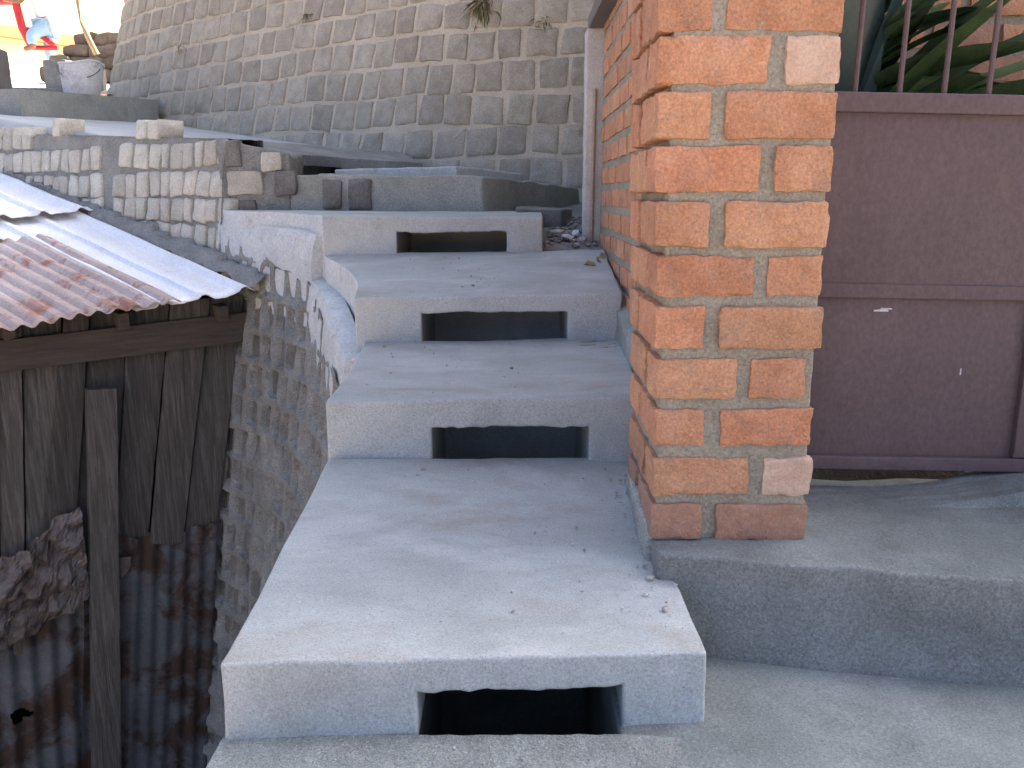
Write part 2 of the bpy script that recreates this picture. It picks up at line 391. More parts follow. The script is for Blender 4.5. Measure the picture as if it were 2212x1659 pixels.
def prism(pts, z0, zf, dens=.12, amp=.004):
    """polygon plan with flat sides, top height given by zf(x, y)"""
    bm = bmesh.new(); low = [bm.verts.new((x, y, z0)) for x, y in pts]; up = [bm.verts.new((x, y, zf(x, y))) for x, y in pts]
    n = len(pts)
    for i in range(n): bm.faces.new((low[i], low[(i + 1) % n], up[(i + 1) % n], up[i]))
    bm.faces.new(up); bm.faces.new(list(reversed(low)))
    bmesh.ops.recalc_face_normals(bm, faces=bm.faces[:])
    me = bpy.data.meshes.new('prism'); bm.to_mesh(me); bm.free(); return me

# lower landing at z = 0 (in front of and beside the first riser)
LFR = [(.30, 1.485), (.62, 1.44), (.98, 1.385), (1.5, 1.30), (2.6, 1.12)]           # front edge of the upper landing
V, F = [], []
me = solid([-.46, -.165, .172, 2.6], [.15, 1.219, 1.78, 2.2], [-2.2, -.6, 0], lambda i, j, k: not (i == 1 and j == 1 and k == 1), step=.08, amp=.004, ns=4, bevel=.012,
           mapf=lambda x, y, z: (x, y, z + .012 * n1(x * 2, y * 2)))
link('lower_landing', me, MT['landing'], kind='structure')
# gritty band of rough screed at the foot of the first riser
def scr(a, b):
    edge = .33 + .05 * n1(b * 9, 3.3) + .03 * n1(b * 31, 1.)
    x = -.462 + (edge + .462) * a
    return Vector((x, b, .006 + .012 * n1(x * 2, b * 2) + .002 * n1(x * 40, b * 40) - .012 * max(0, (a - .82) / .18) ** 1.5))
V, F = grid(scr, 0, 1, .2, 1.217, .018, .018)
fix(obj('rough_screed', V, F, MT['roughfloor'], kind='structure'))

# upper landing, a 0.2 m step carrying the pillar and the gate
def lmap(x, y, z):
    # y: 0 = front edge ... 1 = back
    yf = 1.485 - .15 * (x - .30) - .02 * math.sin((x - .3) * 3)
    return (x + (.02 if x < .35 else 0) * 0, yf + y * (1.98 - yf) - .012 * (z < .05), z - .004 * (x - .3) - .035 * max(0, y - .45) * (z > .1))
me = box((.272, 1.4, 2.7), (0, .25, 1), (-.05, .1, .2), step=.04, amp=.007, ns=9, bevel=.009, mapf=lmap, seed=3)
me.materials.append(MT['oldcement']); me.materials.append(MT['landing'])
for p in me.polygons:
    if p.normal.z > .7: p.material_index = 1
link('upper_landing', me, None, kind='structure')
# raised, broken threshold below the gate
V, F = grid(lambda a, b: Vector((a, 1.73 + .03 * n1(a * 3.) + .012 * n1(a * 13.) + .006 * n1(a * 37.) + b * .2,
                                 .178 + (.012 + .038 * max(0, min(1, (a - .85) / .35))) * min(1, b * 9) ** .6 + .003 * n1(a * 8, b * 9) + .002 * n1(a * 30, b * 20) - (.05 if b > .85 and a < 1.05 + .05 * n1(a * 30.) else 0))),
            .45, 2.6, 0, 1, .02, .03)
fix(obj('threshold', V, F, MT['landing'], kind='structure'))

V, F = grid(lambda a, b: Vector((a, b, .15 + .2 * max(0, min(1, (b - 2.0) / .22)) + .02 * n1(a * 4, b * 4) + .008 * n1(a * 18, b * 18))), .5, 6, 1.97, 3.3, .06, .06)  # mound added and toned dark so the gap below the gate stays dark
fix(obj('garden_soil', V, F, MT['soil'], kind='structure'))

# ================================================================== STAIRS
ST = thing('drain_stairs', 'grey cement stairs with a rectangular drain slot in each riser', 'stairs', (-.08, 1.25, 0))
def step(n, front, xl, xr, slot, zb, zt, zslot, rise, depth, seed, bevel=.0075, amp=.0045, mat='cement', tread='tread'):
    """front=(y at left, y at right); zb/zt=(left, right) bottom/top at the front; rise=slope of the tread"""
    yl, yr = front; x0, x1 = xl(0), xr(0)
    S0, S1 = slot
    def mp(x, y, z):
        t = x                      # x in 0..1 across, y metres behind the front, z: 0 bottom, 1 slot top, 2 top
        # across coordinate: 0..1 -> slot edges fixed in metres
        A, B = xl(y), xr(y)
        if t <= 1: X = A + (S0 - A) * t
        elif t <= 2: X = S0 + (S1 - S0) * (t - 1)
        else: X = S1 + (B - S1) * (t - 2)
        f = (X - x0) / (x1 - x0)
        Y = yl + (yr - yl) * f + y
        bz = zb[0] + (zb[1] - zb[0]) * f - (.02 if n == 1 else .45); tz = zt[0] + (zt[1] - zt[0]) * f
        sl = zslot[0] + (zslot[1] - zslot[0]) * f
        sl += .005 * n1(X * 35, n * 3.) + .004 * n1(X * 90, n * 5.) + .006 * n1(X * 9, n * 2.)
        if z <= 1: Z = bz + (sl + rise * y * .3 - bz) * z
        else:
            top = tz + rise * y; low = sl + rise * y * .3
            Z = low + (top - low) * (z - 1)
        return (X, Y, Z)
    def S(axis):  # even refinement in unit coordinates
        return axis
    XS = [0, .125, .25, .375, .5, .625, .75, .875] + [1 + q / 24 for q in range(24)] + [2 + q / 8 for q in range(9)]
    me = solid(XS, [depth * q / .9 for q in (0, .04, .1, .2, .3, .4, .5, .6, .7, .8, .9)],
               [0, .33, .66, 1, 1.4, 2], lambda i, j, k: not (8 <= i < 32 and j < 6 and k < 3), mapf=mp, step=.21, amp=amp, ns=6, bevel=bevel, seed=seed)
    me.materials.append(MT[mat]); me.materials.append(MT[tread]); me.materials.append(MT['skim'])
    for p in me.polygons:
        if p.normal.z > .75: p.material_index = 1
        elif n > 2 and p.normal.x < -.35 and p.center.x < -.45: p.material_index = 2
    return link('step', me, None, ST)
K = lambda v: (lambda y: v)
def lerp_pts(pts):
    def f(y):
        for (a, x), (b, z) in zip(pts, pts[1:]):
            if y <= b: return x + (z - x) * max(0, (y - a)) / (b - a)
        return pts[-1][1]
    return f
step(1, (1.205, 1.258), lerp_pts([(0, -.457), (.06, -.452), (.9, -.468)]), lerp_pts([(0, .317), (.18, .312), (.32, .30), (.9, .335)]),
     (-.153, .18), (-.0, .0), (.139, .129), (.075, .072), .066, .88, 1., bevel=.0065)
step(2, (2.1, 2.1), lerp_pts([(0, -.472), (.4, -.475), (.75, -.5), (.9, -.5)]), lerp_pts([(0, .322), (.3, .345), (.9, .385)]),
     (-.204, .197), (.193, .197), (.341, .354), (.268, .281), .033, .77, 2.)
step(3, (2.85, 2.84), lerp_pts([(0, -.53), (.2, -.55), (.4, -.61), (.6, -.71), (.75, -.8), (.9, -.8)]), lerp_pts([(0, .366), (.9, .39)]),
     (-.301, .187), (.368, .374), (.518, .535), (.464, .474), .125, .78, 3.)
step(4, (3.6, 3.62), lerp_pts([(0, -.79), (.25, -.93), (.65, -1.43), (.9, -1.46)]), lerp_pts([(0, .128), (.9, .15)]),
     (-.48, -.021), (.622, .634), (.771, .764), (.698, .707), .014, .9, 4., bevel=.008)
# old concrete steps farther up
def blk(name, pts, z0, z1, mat, parent, seed, amp=.006, bevel=.012, step_=.07, **k):
    """block over a quad plan pts (front-left, front-right, back-right, back-left); z1 = heights at those corners"""
    def mp(x, y, z):
        P = [Vector((*p, 0)) for p in pts]
        a = P[0].lerp(P[1], x); b = P[3].lerp(P[2], x); q = a.lerp(b, y)
        ta = z1[0] + (z1[1] - z1[0]) * x; tb = z1[3] + (z1[2] - z1[3]) * x; top = ta + (tb - ta) * y
        return (q.x, q.y, z0 + (top - z0) * z)
    lx = max((Vector(pts[1]) - Vector(pts[0])).length, .05); ly = max((Vector(pts[3]) - Vector(pts[0])).length, .05); lz = max(max(z1) - z0, .05)
    nx, ny, nzz = [max(1, round(l / step_)) for l in (lx, ly, lz)]
    me = solid([i / nx for i in range(nx + 1)], [i / ny for i in range(ny + 1)], [i / nzz for i in range(nzz + 1)], lambda i, j, k2: True, mapf=mp, step=2, amp=amp, ns=8, bevel=bevel, seed=seed)
    return link(name, me, MT[mat], parent, **k)
blk('step', [(-1.092, 4.305), (-.14, 4.30), (.40, 5.22), (-1.0, 5.2)], .62, (.952, .948, .90, .98), 'midcement', ST, 7, amp=.01)
blk('step', [(-.97, 4.80), (-.30, 4.80), (.06, 5.32), (-.8, 5.5)], .80, (.99, 1.012, .985, 1.0), 'skim', ST, 8)
# top slab with its own drain slot, turned to the right
def s7(i, j, k): return not (i == 1 and j == 0 and k == 0)
def m7(x, y, z):
    a = Vector((-1.36, 4.80, 0)).lerp(Vector((-.55, 5.42, 0)), x); b = Vector((-1.6, 5.2, 0)).lerp(Vector((-.75, 5.95, 0)), x)
    q = a.lerp(b, y); top = 1.085 + (1.05 - 1.085) * x + .09 * y
    return (q.x, q.y, .80 + (top - .80) * z)
me = solid([0, .19, .46, 1], [0, .6, 1], [0, .78, 1], s7, mapf=m7, step=.12, amp=.003, ns=8, bevel=.006, seed=9)
link('step', me, MT['oldcement'], ST)
# low kerb block in the nook by the brick wall
blk('kerb_block', [(.02, 4.22), (.24, 4.28), (.32, 4.6), (.02, 4.6)], .6, (.795, .785, .79, .80), 'oldcement', ST, 21, amp=.008)
blk('nook_floor', [(.05, 3.66), (.42, 3.66), (.42, 5.5), (.05, 5.5)], .1, (.63, .63, .84, .84), 'oldcement', ST, 23, amp=.012)

# ================================================================== RETAINING WALL ON THE LEFT
RW = thing('retaining_wall', 'old mortared stone retaining wall with pale setts, curving below the cement stairs', 'wall', (-1.43, 4.25, -1.7))
rpath = Path([(-.462, .1), (-.462, 1.3), (-.47, 2.1), (-.515, 2.75), (-.80, 3.6), (-1.43, 4.27), (-2.3, 4.86), (-3.2, 5.47), (-4.4, 6.25), (-5.6, 7.0)], 10)
def Wr(s, z, d):
    p, t = rpath.at(s); n = Vector((-t.y, t.x, 0))
    if n.x > 0: n = -n
    k = max(0., min(1., (p.y - 1.9) / 1.5)); k = k * k * (3 - 2 * k)
    zr = .2 + .5 * k; q = p + n * (d + .155 * k * (zr - z)); return Vector((q.x, q.y, z))
s_corner = rpath.s_of(-1.43, 4.27); s_r4 = rpath.s_of(-.8, 3.6); s_r3 = rpath.s_of(-.515, 2.75)
def rtop(s):
    """top of the masonry along the wall"""
    if s < s_corner - .02:
        p, _ = rpath.at(s)
        if s < s_r4: return -.03 if p.y < 2.1 else -.03 + .5 * (p.y - 2.1) / 1.5
        return .47 + .2 * max(0, (s - s_r4) / (s_corner - s_r4)) + .03 * n1(s * 6)
    d = s - s_corner
    return 1.125 + .05 * d
r = random.Random(5)
lowrows = courses(.9, s_corner, -2.2, .72, .152, .1, .16, .03, r, .008, .02)
uprows = courses(s_corner + .02, rpath.len, -.1, 1.5, .135, .075, .13, .016, r, .009, .02)
cells_low = [c for row in lowrows for c in row]
# mortar surface: proud ribs around the recessed lower stones, recessed joints around the pale upper ones
rowbox = [(min(p[1] for c in row for p in c), max(p[1] for c in row for p in c), row) for row in lowrows]
def inside(c, s, z):
    m = 9
    for i in range(4):
        a = c[i]; b = c[(i + 1) % 4]; ex, ez = b[0] - a[0], b[1] - a[1]; l = math.hypot(ex, ez)
        m = min(m, (ex * (z - a[1]) - ez * (s - a[0])) / l)
    return m
def rib(s, z):
    best = -1
    for lo, hi, row in rowbox:
        if lo <= z <= hi:
            for c in row:
                if c[0][0] - .03 <= s <= c[1][0] + .03:
                    best = max(best, inside(c, s, z))
    return best
def mort(s, z):
    nn = .006 * n1(s * 6, z * 6) + .004 * n1(s * 19, z * 19, 2.)
    if s < s_corner:
        k = rib(s, z); w = n1(s * 2.2, z * 2.2, 9.)            # in places the mortar smears over the stones
        d = .02 if k < .004 else (.02 - min(1, (k - .004) / .012) * .06)
        if w > .3: d = max(d, .004 - .01 * n1(s * 11, z * 11))
        py_ = rpath.at(s)[0].y
        if py_ < 2.6: d *= max(0, (py_ - 2.3) / .3)
        return Wr(s, z, d + nn)
    return Wr(s, z, -.006 + nn * 1.3)
V, F = [], []
def add_strip(s0, s1, z0, zt, ds, dz):
    ns = math.ceil((s1 - s0) / ds)
    for i in range(ns):
        pass
def clipgrid(s0, s1, z0, ztop, ds, m):
    ns = math.ceil((s1 - s0) / ds); base = len(V)
    for j in range(m + 1):
        for i in range(ns + 1):
            s = s0 + (s1 - s0) * i / ns; zt = ztop(s); V.append(mort(s, z0 + (zt - z0) * j / m))
    for j in range(m):
        for i in range(ns):
            a = base + j * (ns + 1) + i; F.append((a, a + 1, a + ns + 2, a + ns + 1))
clipgrid(.9, s_corner, -2.25, rtop, .016, 150)
clipgrid(s_corner, rpath.len, -2.25, rtop, .03, 80)
fix(obj('mortar', V, F, MT['greymortar'], RW, 60))
# stones
npale = 0
for c in cells_low:
    cs = sum(p[0] for p in c) / 4; cz = sum(p[1] for p in c) / 4
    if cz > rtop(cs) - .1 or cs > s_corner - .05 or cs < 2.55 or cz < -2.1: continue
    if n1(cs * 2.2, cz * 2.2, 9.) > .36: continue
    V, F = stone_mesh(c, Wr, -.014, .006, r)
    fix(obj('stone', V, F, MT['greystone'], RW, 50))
gap_s = s_corner + .98                                   # a mortar pier without stones
for row in uprows:
    for c in row:
        cs = sum(p[0] for p in c) / 4; cz = sum(p[1] for p in c) / 4
        if cz + .05 > rtop(cs) + .02 or cs > rpath.len - .4 or cs > s_corner + 3.2: continue
        if abs(cs - gap_s) < .075: continue
        roofz = .45 + .26 * (cs - s_corner)
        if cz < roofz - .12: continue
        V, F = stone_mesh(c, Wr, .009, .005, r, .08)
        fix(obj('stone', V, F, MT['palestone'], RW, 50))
# stepped capping stones standing up along the parapet
for (ds0, n, h) in ((.55, 2, .1), (1.5, 1, .1), (1.8, 6, .05)):
    s = s_corner + ds0
    for i in range(n):
        w = r.uniform(.095, .125); z0 = rtop(s) - .01
        c = [(s, z0), (s + w - .014, z0), (s + w - .014, z0 + h * r.uniform(.9, 1.1)), (s + .006, z0 + h * r.uniform(.9, 1.1))]
        def Wc(a, z, d): return Wr(a, z, d if d > -.02 else -.14)
        V, F = stone_mesh(c, Wc, .012, .006, r, .1)
        fix(obj('stone', V, F, MT['palestone'], RW, 50)); s += w
# thickness of the parapet: top and back
V, F = grid(lambda s, b: Wr(s, rtop(s) - .003 - (.25 * max(0, b - .8) / .2), -.0 - b * .24) + nz((s, b, 0), 9, .008), s_corner - .02, rpath.len, 0, 1, .05, .1)
fix(obj('coping', V, F, MT['greymortar'], RW))
# return face of the wall end that looks down the stairs, with stones bedded in it
blk('wall_end', [(-1.425, 4.285), (-1.09, 4.30), (-1.12, 4.72), (-1.55, 4.70)], .45, (1.128, 1.05, 1.06, 1.12), 'greymortar', RW, 31, amp=.012, bevel=.02, step_=.04)
We = lambda s, z, d: Vector((s, 4.292 - d, z))
for (x0, x1, z0, z1, mt) in ((-1.395, -1.31, .985, 1.115, 'greystone'), (-1.225, -1.115, .965, 1.06, 'palestone'), (-1.395, -1.21, .85, .975, 'palestone'),
                             (-1.165, -1.05, .85, .975, 'greystone'), (-1.38, -1.25, .775, .835, 'greystone')):
    V, F = stone_mesh([(x0, z0), (x1, z0 + .006), (x1 - .008, z1), (x0 + .006, z1 - .004)], We, .016, .005, r, .08)
    fix(obj('stone', V, F, MT['greystone' if mt == 'greystone' else 'palestone'], RW, 50))
# two stones bedded in the riser of the old step
W5 = lambda s, z, d: Vector((s, 4.30 - d, z))
for (x0, x1, z0, z1) in ((-.80, -.69, .78, .935), (-.93, -.84, .79, .93)):
    V, F = stone_mesh([(x0, z0), (x1, z0), (x1 + .004, z1), (x0, z1)], W5, .012, .004, r, .07)
    fix(obj('stone', V, F, MT['greystone'], ST, 50))
# pale cement skirt brushed on the side of the upper steps, ragged at the bottom
def skirt(s0, s1, ztop, drop, seed):
    def f(a, b):
        s = s0 + (s1 - s0) * a; zt = ztop(s)
        z = zt - drop * b
        o = .02 - .045 * max(0, b - .3) + .009 * n1(s * 5, seed, z * 2.5) + .008 * n1(s * 17, z * 6, seed) + .004 * n1(s * 45, z * 20, seed)
        return Wr(s, z, max(-.03, o if b > .06 else .012) if b > .01 and .015 < a < .985 else -.06)
    return grid(f, 0, 1, 0, 1, .006, .02)
sa_ = rpath.s_of(-.51, 2.72)
V, F = skirt(sa_, s_r4 + .01, lambda s: .335 + .24 * max(0, (rpath.at(s)[0].y - 2.85)), .4, 4.)
fix(obj('plaster_skirt', V, F, MT['skim'], ST, 60))
V, F = skirt(s_r4 - .01, s_corner + .02, lambda s: .70 + .05 * (s - s_r4), .4, 8.)
fix(obj('plaster_skirt', V, F, MT['skim'], ST, 60))

# ================================================================== SHED ROOF PLANE (used by the mortar fillet too)
E0 = aty(548, 628, 3.90); E1 = aty(0, 722, 3.32); T0 = aty(0, 385, 5.55)
re_ = E1 - E0; rg_ = T0 - E0; rn = re_.cross(rg_).normalized()
if rn.z < 0: rn = -rn
RP = lambda p, q, d=0.: E0 + re_ * p + rg_ * q + rn * d
# rough cement fillet sealing the roof against the wall
V = []; F = []
nn = 150
for i in range(nn + 1):
    q = -.0 + 1.1 * i / nn; P = RP(-.02, q, .0); s = rpath.s_of(P.x, P.y)
    for j in range(7):
        t = j / 6
        a = RP(.005 + .03 * n1(i * .13) + .02 * n1(i * .5), q, .012); b = Wr(s, P.z + .06 + .035 * n1(i * .11, 4.), -.01)
        pt = a.lerp(b, t) + nz((i * .09, t * 1.2, 0), 2.3, .014) + nz((i * .3, t * 3, 0), 2, .006) + rn * (.028 * math.sin(math.pi * t))
        V.append(pt)
for i in range(nn):
    for j in range(6):
        a = i * 7 + j; F.append((a, a + 7, a + 8, a + 1))
fix(obj('mortar_fillet', V, F, MT['greymortar'], RW, 60))

# ================================================================== RAMP PATH BELOW THE STONE WALL
def rz(x, y): return 1.07 + .125 * (-.76 * (x + 1.2) + .65 * (y - 5.0))
spath = Path([(1.6, 5.5), (.5, 5.6), (-.52, 5.86), (-1.43, 6.5), (-2.66, 7.4), (-3.82, 8.45), (-4.25, 9.1), (-4.15, 9.8), (-3.5, 10.7), (-2.4, 12.2), (-.8, 14.2)], 12)
Ws = wallmap(spath, .26, 1.25, -1)
if Ws(1.6, 1.25, .1).y > spath.at(1.6)[0].y: Ws = wallmap(spath, .26, 1.25, 1)
V, F = [], []
nn = 60
for i in range(nn + 1):
    t = i / nn
    sa = s_corner + .2 + t * 3.3; a = Wr(sa, 1.1, -.10)
    sb = spath.s_of(-.78, 6.0) + t * 3.6; b = Ws(sb, 1.25, -.08)
    for j in range(13):
        p = a.lerp(b, j / 12); z = rz(p.x, p.y) + .006 * n1(p.x * 3, p.y * 3) 
        V.append(Vector((p.x, p.y, z)))
for i in range(nn):
    for j in range(12):
        a = i * 13 + j; F.append((a, a + 1, a + 14, a + 13))
rp = fix(obj('ramp_path', V, F, MT['cement'], kind='structure'))
if sum(p.normal.z for p in rp.data.polygons) < 0: rp.data.flip_normals()
sm = rp.modifiers.new('thickness', 'SOLIDIFY'); sm.thickness = .35; sm.offset = -1
# landing across the head of the ramp (its riser is seen) and the street beyond
me = prism([(-3.60, 6.55), (-3.06, 7.72), (-3.5, 8.35), (-4.0, 9.3), (-6.0, 9.3), (-5.6, 7.2)], .6, lambda x, y: 1.62 + .035 * (y - 6.6))
link('ramp_landing', me, MT['midcement'], kind='structure')
def sz(x, y): return 1.63 + .17 * (y - 7.6) if y < 14 else 1.63 + .17 * 6.4 + .1 * (y - 14)
V, F = grid(lambda a, b: Vector((a, b, sz(a, b) + .02 * n1(a, b))), -16, -3.9, 8.7, 30, .5, .5)
fix(obj('upper_street', V, F, MT['street'], kind='structure'))

# ================================================================== BIG STONE WALL
SW = thing('stone_wall', 'tall curving wall of grey stone blocks set in tan mortar, behind the stairs', 'wall', tuple(spath.at(3.0)[0]))
def smort(s, z): return Ws(s, z, .006 * n1(s * 4, z * 4) + .005 * n1(s * 15, z * 15, 3.))
V, F = grid(smort, 0, 8.6, .3, 2.9, .03, .03)
fix(obj('mortar', V, F, MT['wallmortar'], SW, 60))
V, F = grid(smort, 8.6, spath.len, .3, 2.9, .15, .2)
V2, F2 = grid(smort, 0, spath.len, 2.9, 4.9, .2, .2); off = len(V); V += V2; F += [tuple(a + off for a in f) for f in F2]
fix(obj('upper_mortar', V, F, MT['wallmortar'], SW, 60))
r = random.Random(8)
rows = courses(.9, 7.0, .5, 2.85, .2, .17, .24, .026, r, .008, .03, .0)
cnt = 0
holes = []
for row in rows:
    for c in row:
        cs = sum(p[0] for p in c) / 4; cz = sum(p[1] for p in c) / 4
        p = Ws(cs, cz, 0); q = p - EYE
        dep = q.y * math.cos(PITCH) - q.z * math.sin(PITCH); v = 829.5 - FPX * (q.y * math.sin(PITCH) + q.z * math.cos(PITCH)) / dep; u = 1106 + FPX * q.x / dep
        if v < -60 or u > 1330 or cz < rz(p.x, p.y) - .16: continue
        V, F = stone_mesh(c, Ws, .009, .002, r, .055)
        fix(obj('stone', V, F, MT['wallstone'], SW, 50)); cnt += 1
# fill behind the wall
pts = [tuple((Ws(spath.len * i / 40, 1.25, -1.15)).xy) for i in range(41)]
me = prism(pts + [(12, 14.2), (12, 5.5)], -1.7, lambda x, y: 4.85)
link('hillside', me, MT['earth'], kind='structure')

# ================================================================== BRICKWORK
BP = thing('brick_gate_pillar', 'orange brick gate pillar with wide mortar joints beside the stairs', 'pillar', (.42, 1.7, .2))
me = box((.2775, .5605), (1.5575, 1.885), (.15, 1.49), step=.03, amp=.003, ns=20, bevel=.006)
link('mortar', me, MT['bmortar'], BP)
pr = random.Random(3); PT = .1045
CZ = [.237, .328, .425, .519, .615, .709, .801, .897, .988, 1.079, 1.167]
def put_brick(cx, cy, cz, hx, hy, hz, mat, parent, seed, dense=True, amp=.0036):
    n = (max(4, int(hx * 2 / .008)), max(4, int(hy * 2 / .014)), 11) if dense else (3, 3, 3)
    me = rough_box((hx, hy, hz), .005, n, amp, 21, seed, dense)
    o = link('brick', me, MT[mat], parent); o.location = (cx, cy, cz); o.rotation_euler = (pr.uniform(-.012, .012), pr.uniform(-.01, .01), pr.uniform(-.012, .012)); return o
for k in range(14):
    z = CZ[k] if k < 11 else CZ[10] + (k - 10) * .091
    lx0, lx1 = .270 - .002 * k + pr.uniform(-.004, .003), .568 + pr.uniform(-.004, .004)
    if k == 3: lx1 -= .018
    hh = .037 + .0004 * k + pr.uniform(-.002, .0015)
    short = .098 + pr.uniform(-.006, .006); joint = .024 + pr.uniform(-.003, .004)
    pf = 1.55 + pr.uniform(-.004, .003)
    mat = 'brickdull' if k == 0 else 'brick'
    dp = .165
    if k % 2 == 0:      # short left, long right
        a = (lx0, lx0 + short); b = (lx0 + short + joint, lx1)
    else:
        b = (lx1 - short, lx1); a = (lx0, lx1 - short - joint)
    for idx, (x0, x1) in enumerate((a, b)):
        long_ = (x1 - x0) > .13
        d = .105 if long_ else .2
        m2 = mat
        if idx == 1 and k in (1, 9): m2 = 'brickpale'
        put_brick((x0 + x1) / 2, pf + d / 2, z, (x1 - x0) / 2, d / 2, hh, m2, BP, k * 7.3 + idx * 3.1, k < 12)
    # the second brick on the stair side
    if k % 2 == 0: y0, y1 = pf + .222, 1.888
    else: y0, y1 = pf + .127, 1.888
    put_brick(lx0 + .05, (y0 + y1) / 2, z, .05, (y1 - y0) / 2, hh, mat, BP, k * 5.1 + 40, k < 12)
    put_brick(lx1 - .05, (y0 + y1) / 2, z, .05, (y1 - y0) / 2, hh, mat, BP, k * 5.1 + 60, False)
me = box((.25, .59), (1.53, 1.91), (1.49, 1.55), step=.06, amp=.003, bevel=.008); link('cap', me, MT['oldcement'], BP)
# mortar smears squeezed out at the foot and the stair-side corner
blk('mortar_fillet', [(.262, 1.565), (.30, 1.565), (.30, 1.9), (.268, 1.9)], .1, (.215, .22, .24, .25), 'midcement', BP, 44, amp=.012, bevel=.01, step_=.03)

BW = thing('brick_wall', 'long orange brick side wall running back beside the stairs', 'wall', (.5, 2.9, .2))
wallX = .385
me = box((wallX + .007, .60), (1.89, 3.84), (.05, 2.75), step=.06, amp=.003, ns=12, bevel=0); link('mortar', me, MT['bmortar'], BW)
variants = [rough_box((.05, .098, .0335), .007, (3, 5, 4), .003, 15, i * 9.7) for i in range(5)]
half = [rough_box((.05, .045, .0335), .007, (3, 3, 4), .003, 15, i * 9.7 + 3) for i in range(3)]
for m in variants + half: m.materials.append(MT['brick'])
WP = .089; k = 0; z = .13
while z < 2.7:
    if z > 1.85:
        break
    y = 1.90 + (.11 if k % 2 else 0) + pr.uniform(-.01, .01)
    if k % 2:
        o = link('brick', half[k % 3], None, BW); o.location = (wallX + .05 + pr.uniform(-.003, .003), 1.945, z)
    while y < 3.80:
        w = .196 if y + .196 < 3.84 else .09
        if y + w > 3.845: break
        o = link('brick', (variants if w > .1 else half)[pr.randrange(3)], None, BW)
        o.location = (wallX + .05 + pr.uniform(-.003, .003), y + w / 2, z + pr.uniform(-.002, .002)); o.rotation_euler = (pr.uniform(-.01, .01), 0, pr.uniform(-.012, .012))
        y += w + .02
    z += WP; k += 1
# ledge under the eaves
me = box((.335, .62), (2.0, 3.9), (1.865, 1.925), step=.15, amp=.003, bevel=.006)
for p in (): pass
link('upper_ledge', me, MT['sill'], BW)
me = box((.325, .46), (3.30, 3.93), (1.545, 1.60), step=.08, amp=.003, bevel=.005); link('ledge', me, MT['sill'], BW)
# rendered post and pipe at the far end of the wall
PO = thing('cement_post', 'pale cement rendered corner post at the far end of the brick side wall', 'post', (.345, 3.9, .6))
me = box((.318, .40), (3.85, 3.96), (.55, 1.545), step=.04, amp=.004, ns=9, bevel=.008); link('shaft', me, MT['postcement'], PO)
V, F = tube([(.352, 3.842, .56), (.352, 3.842, .9), (.355, 3.842, 1.3)], .008, 8); obj('pipe', V, F, MT['pipe'], PO)
# hanging bits: cement fillet along the foot of the wall
blk('mortar_fillet', [(.352, 2.2), (.40, 2.2), (.40, 3.8), (.345, 3.8)], .3, (.36, .40, .65, .645), 'midcement', BW, 47, amp=.012, bevel=.008, step_=.04)

# brick house behind the gate
BH = thing('brick_house', 'brown and orange brick house wall seen behind the gate bars and leaves', 'house', (2.5, 3.2, 0))
me = box((.62, 6.5), (3.12, 6.0), (-1.7, 5.2), step=.5, amp=.002, bevel=0); link('wall', me, MT['bmortar'], BH)
hv = [rough_box((.105, .05, .042), .009, (5, 3, 4), .004, 15, i * 7.7 + 2) for i in range(4)]
for m in hv: m.materials.append(MT['brickdull'])
hv2 = [m.copy() for m in hv]
for m in hv2: m.materials.clear(); m.materials.append(MT['brick'])
for k in range(13):
    z = .85 + k * .107
    x = .95 + (.12 if k % 2 else 0)
    while x < 2.3:
        o = link('brick', (hv if pr.random() < .6 else hv2)[pr.randrange(4)], None, BH); o.location = (x, 3.155 + pr.uniform(-.003, .003), z); x += .237

# ================================================================== GATE
def gate(x0, x1, yoff, sag, label, loc):
    G = thing('metal_gate', label, 'gate', loc)
    y = 1.9 + yoff
    def bar(name, xa, xb, za, zb, d0, d1):
        me = box((xa, xb), (y + d0, y + d1), (za, zb), step=.25, amp=.0008, bevel=.0035, mapf=lambda x, yy, z: (x, yy, z - sag * (x - x0))); return link(name, me, MT['gate'], G)
    bar('lower_panel', x0 + .012, x1 - .012, .262, .652, .004, .010)
    bar('upper_panel', x0 + .012, x1 - .012, .648, 1.03, -.004, .0035)
    bar('top_rail', x0, x1, 1.025, 1.066, -.02, .022)
    bar('middle_rail', x0 + .03, x1 - .03, .632, .664, -.009, -.0045)
    bar('bottom_rail', x0, x1, .236, .268, -.016, .02)
    bar('stile', x1 - .03, x1, .27, 1.02, -.014, .018)
    bar('stile', x0, x0 + .03, .27, 1.02, -.014, .018)
    x = x0 + .106
    while x < x1 - .02:
        V, F = tube([(x, y, 1.06 - sag * (x - x0)), (x + .004, y, 1.35), (x, y, 1.62)], .006, 8); obj('bar', V, F, MT['gate'], G); x += .0945
    bar('upper_rail', x0, x1, 1.61, 1.64, -.012, .012)
    return G
G1 = gate(.62, 1.185, 0, .018, 'purple brown sheet metal gate leaf with upright bars, next to the brick pillar', (.9, 1.9, .23))
for k, (x, z, w, h) in enumerate(((.826, .600, .016, .0022), (.838, .604, .013, .0016), (1.02, .46, .0016, .008))):
    me = rough_box((w, .0012, h), .0008, (6, 2, 2), .0009, 60, k * 5.); o = link('paint_scuff', me, MT['whitestone'], G1); o.location = (x, 1.9028, z)
gate(1.192, 1.76, .004, -.01, 'purple brown sheet metal gate leaf farther from the brick pillar', (1.5, 1.9, .23))
g2 = thing('gate_post', 'brick gate post on the far side of the metal gate', 'pillar', (1.95, 1.75, .2))
me = box((1.785, 2.09), (1.56, 1.9), (.12, 1.7), step=.05, amp=.003, ns=15, bevel=.006); link('mortar', me, MT['bmortar'], g2)
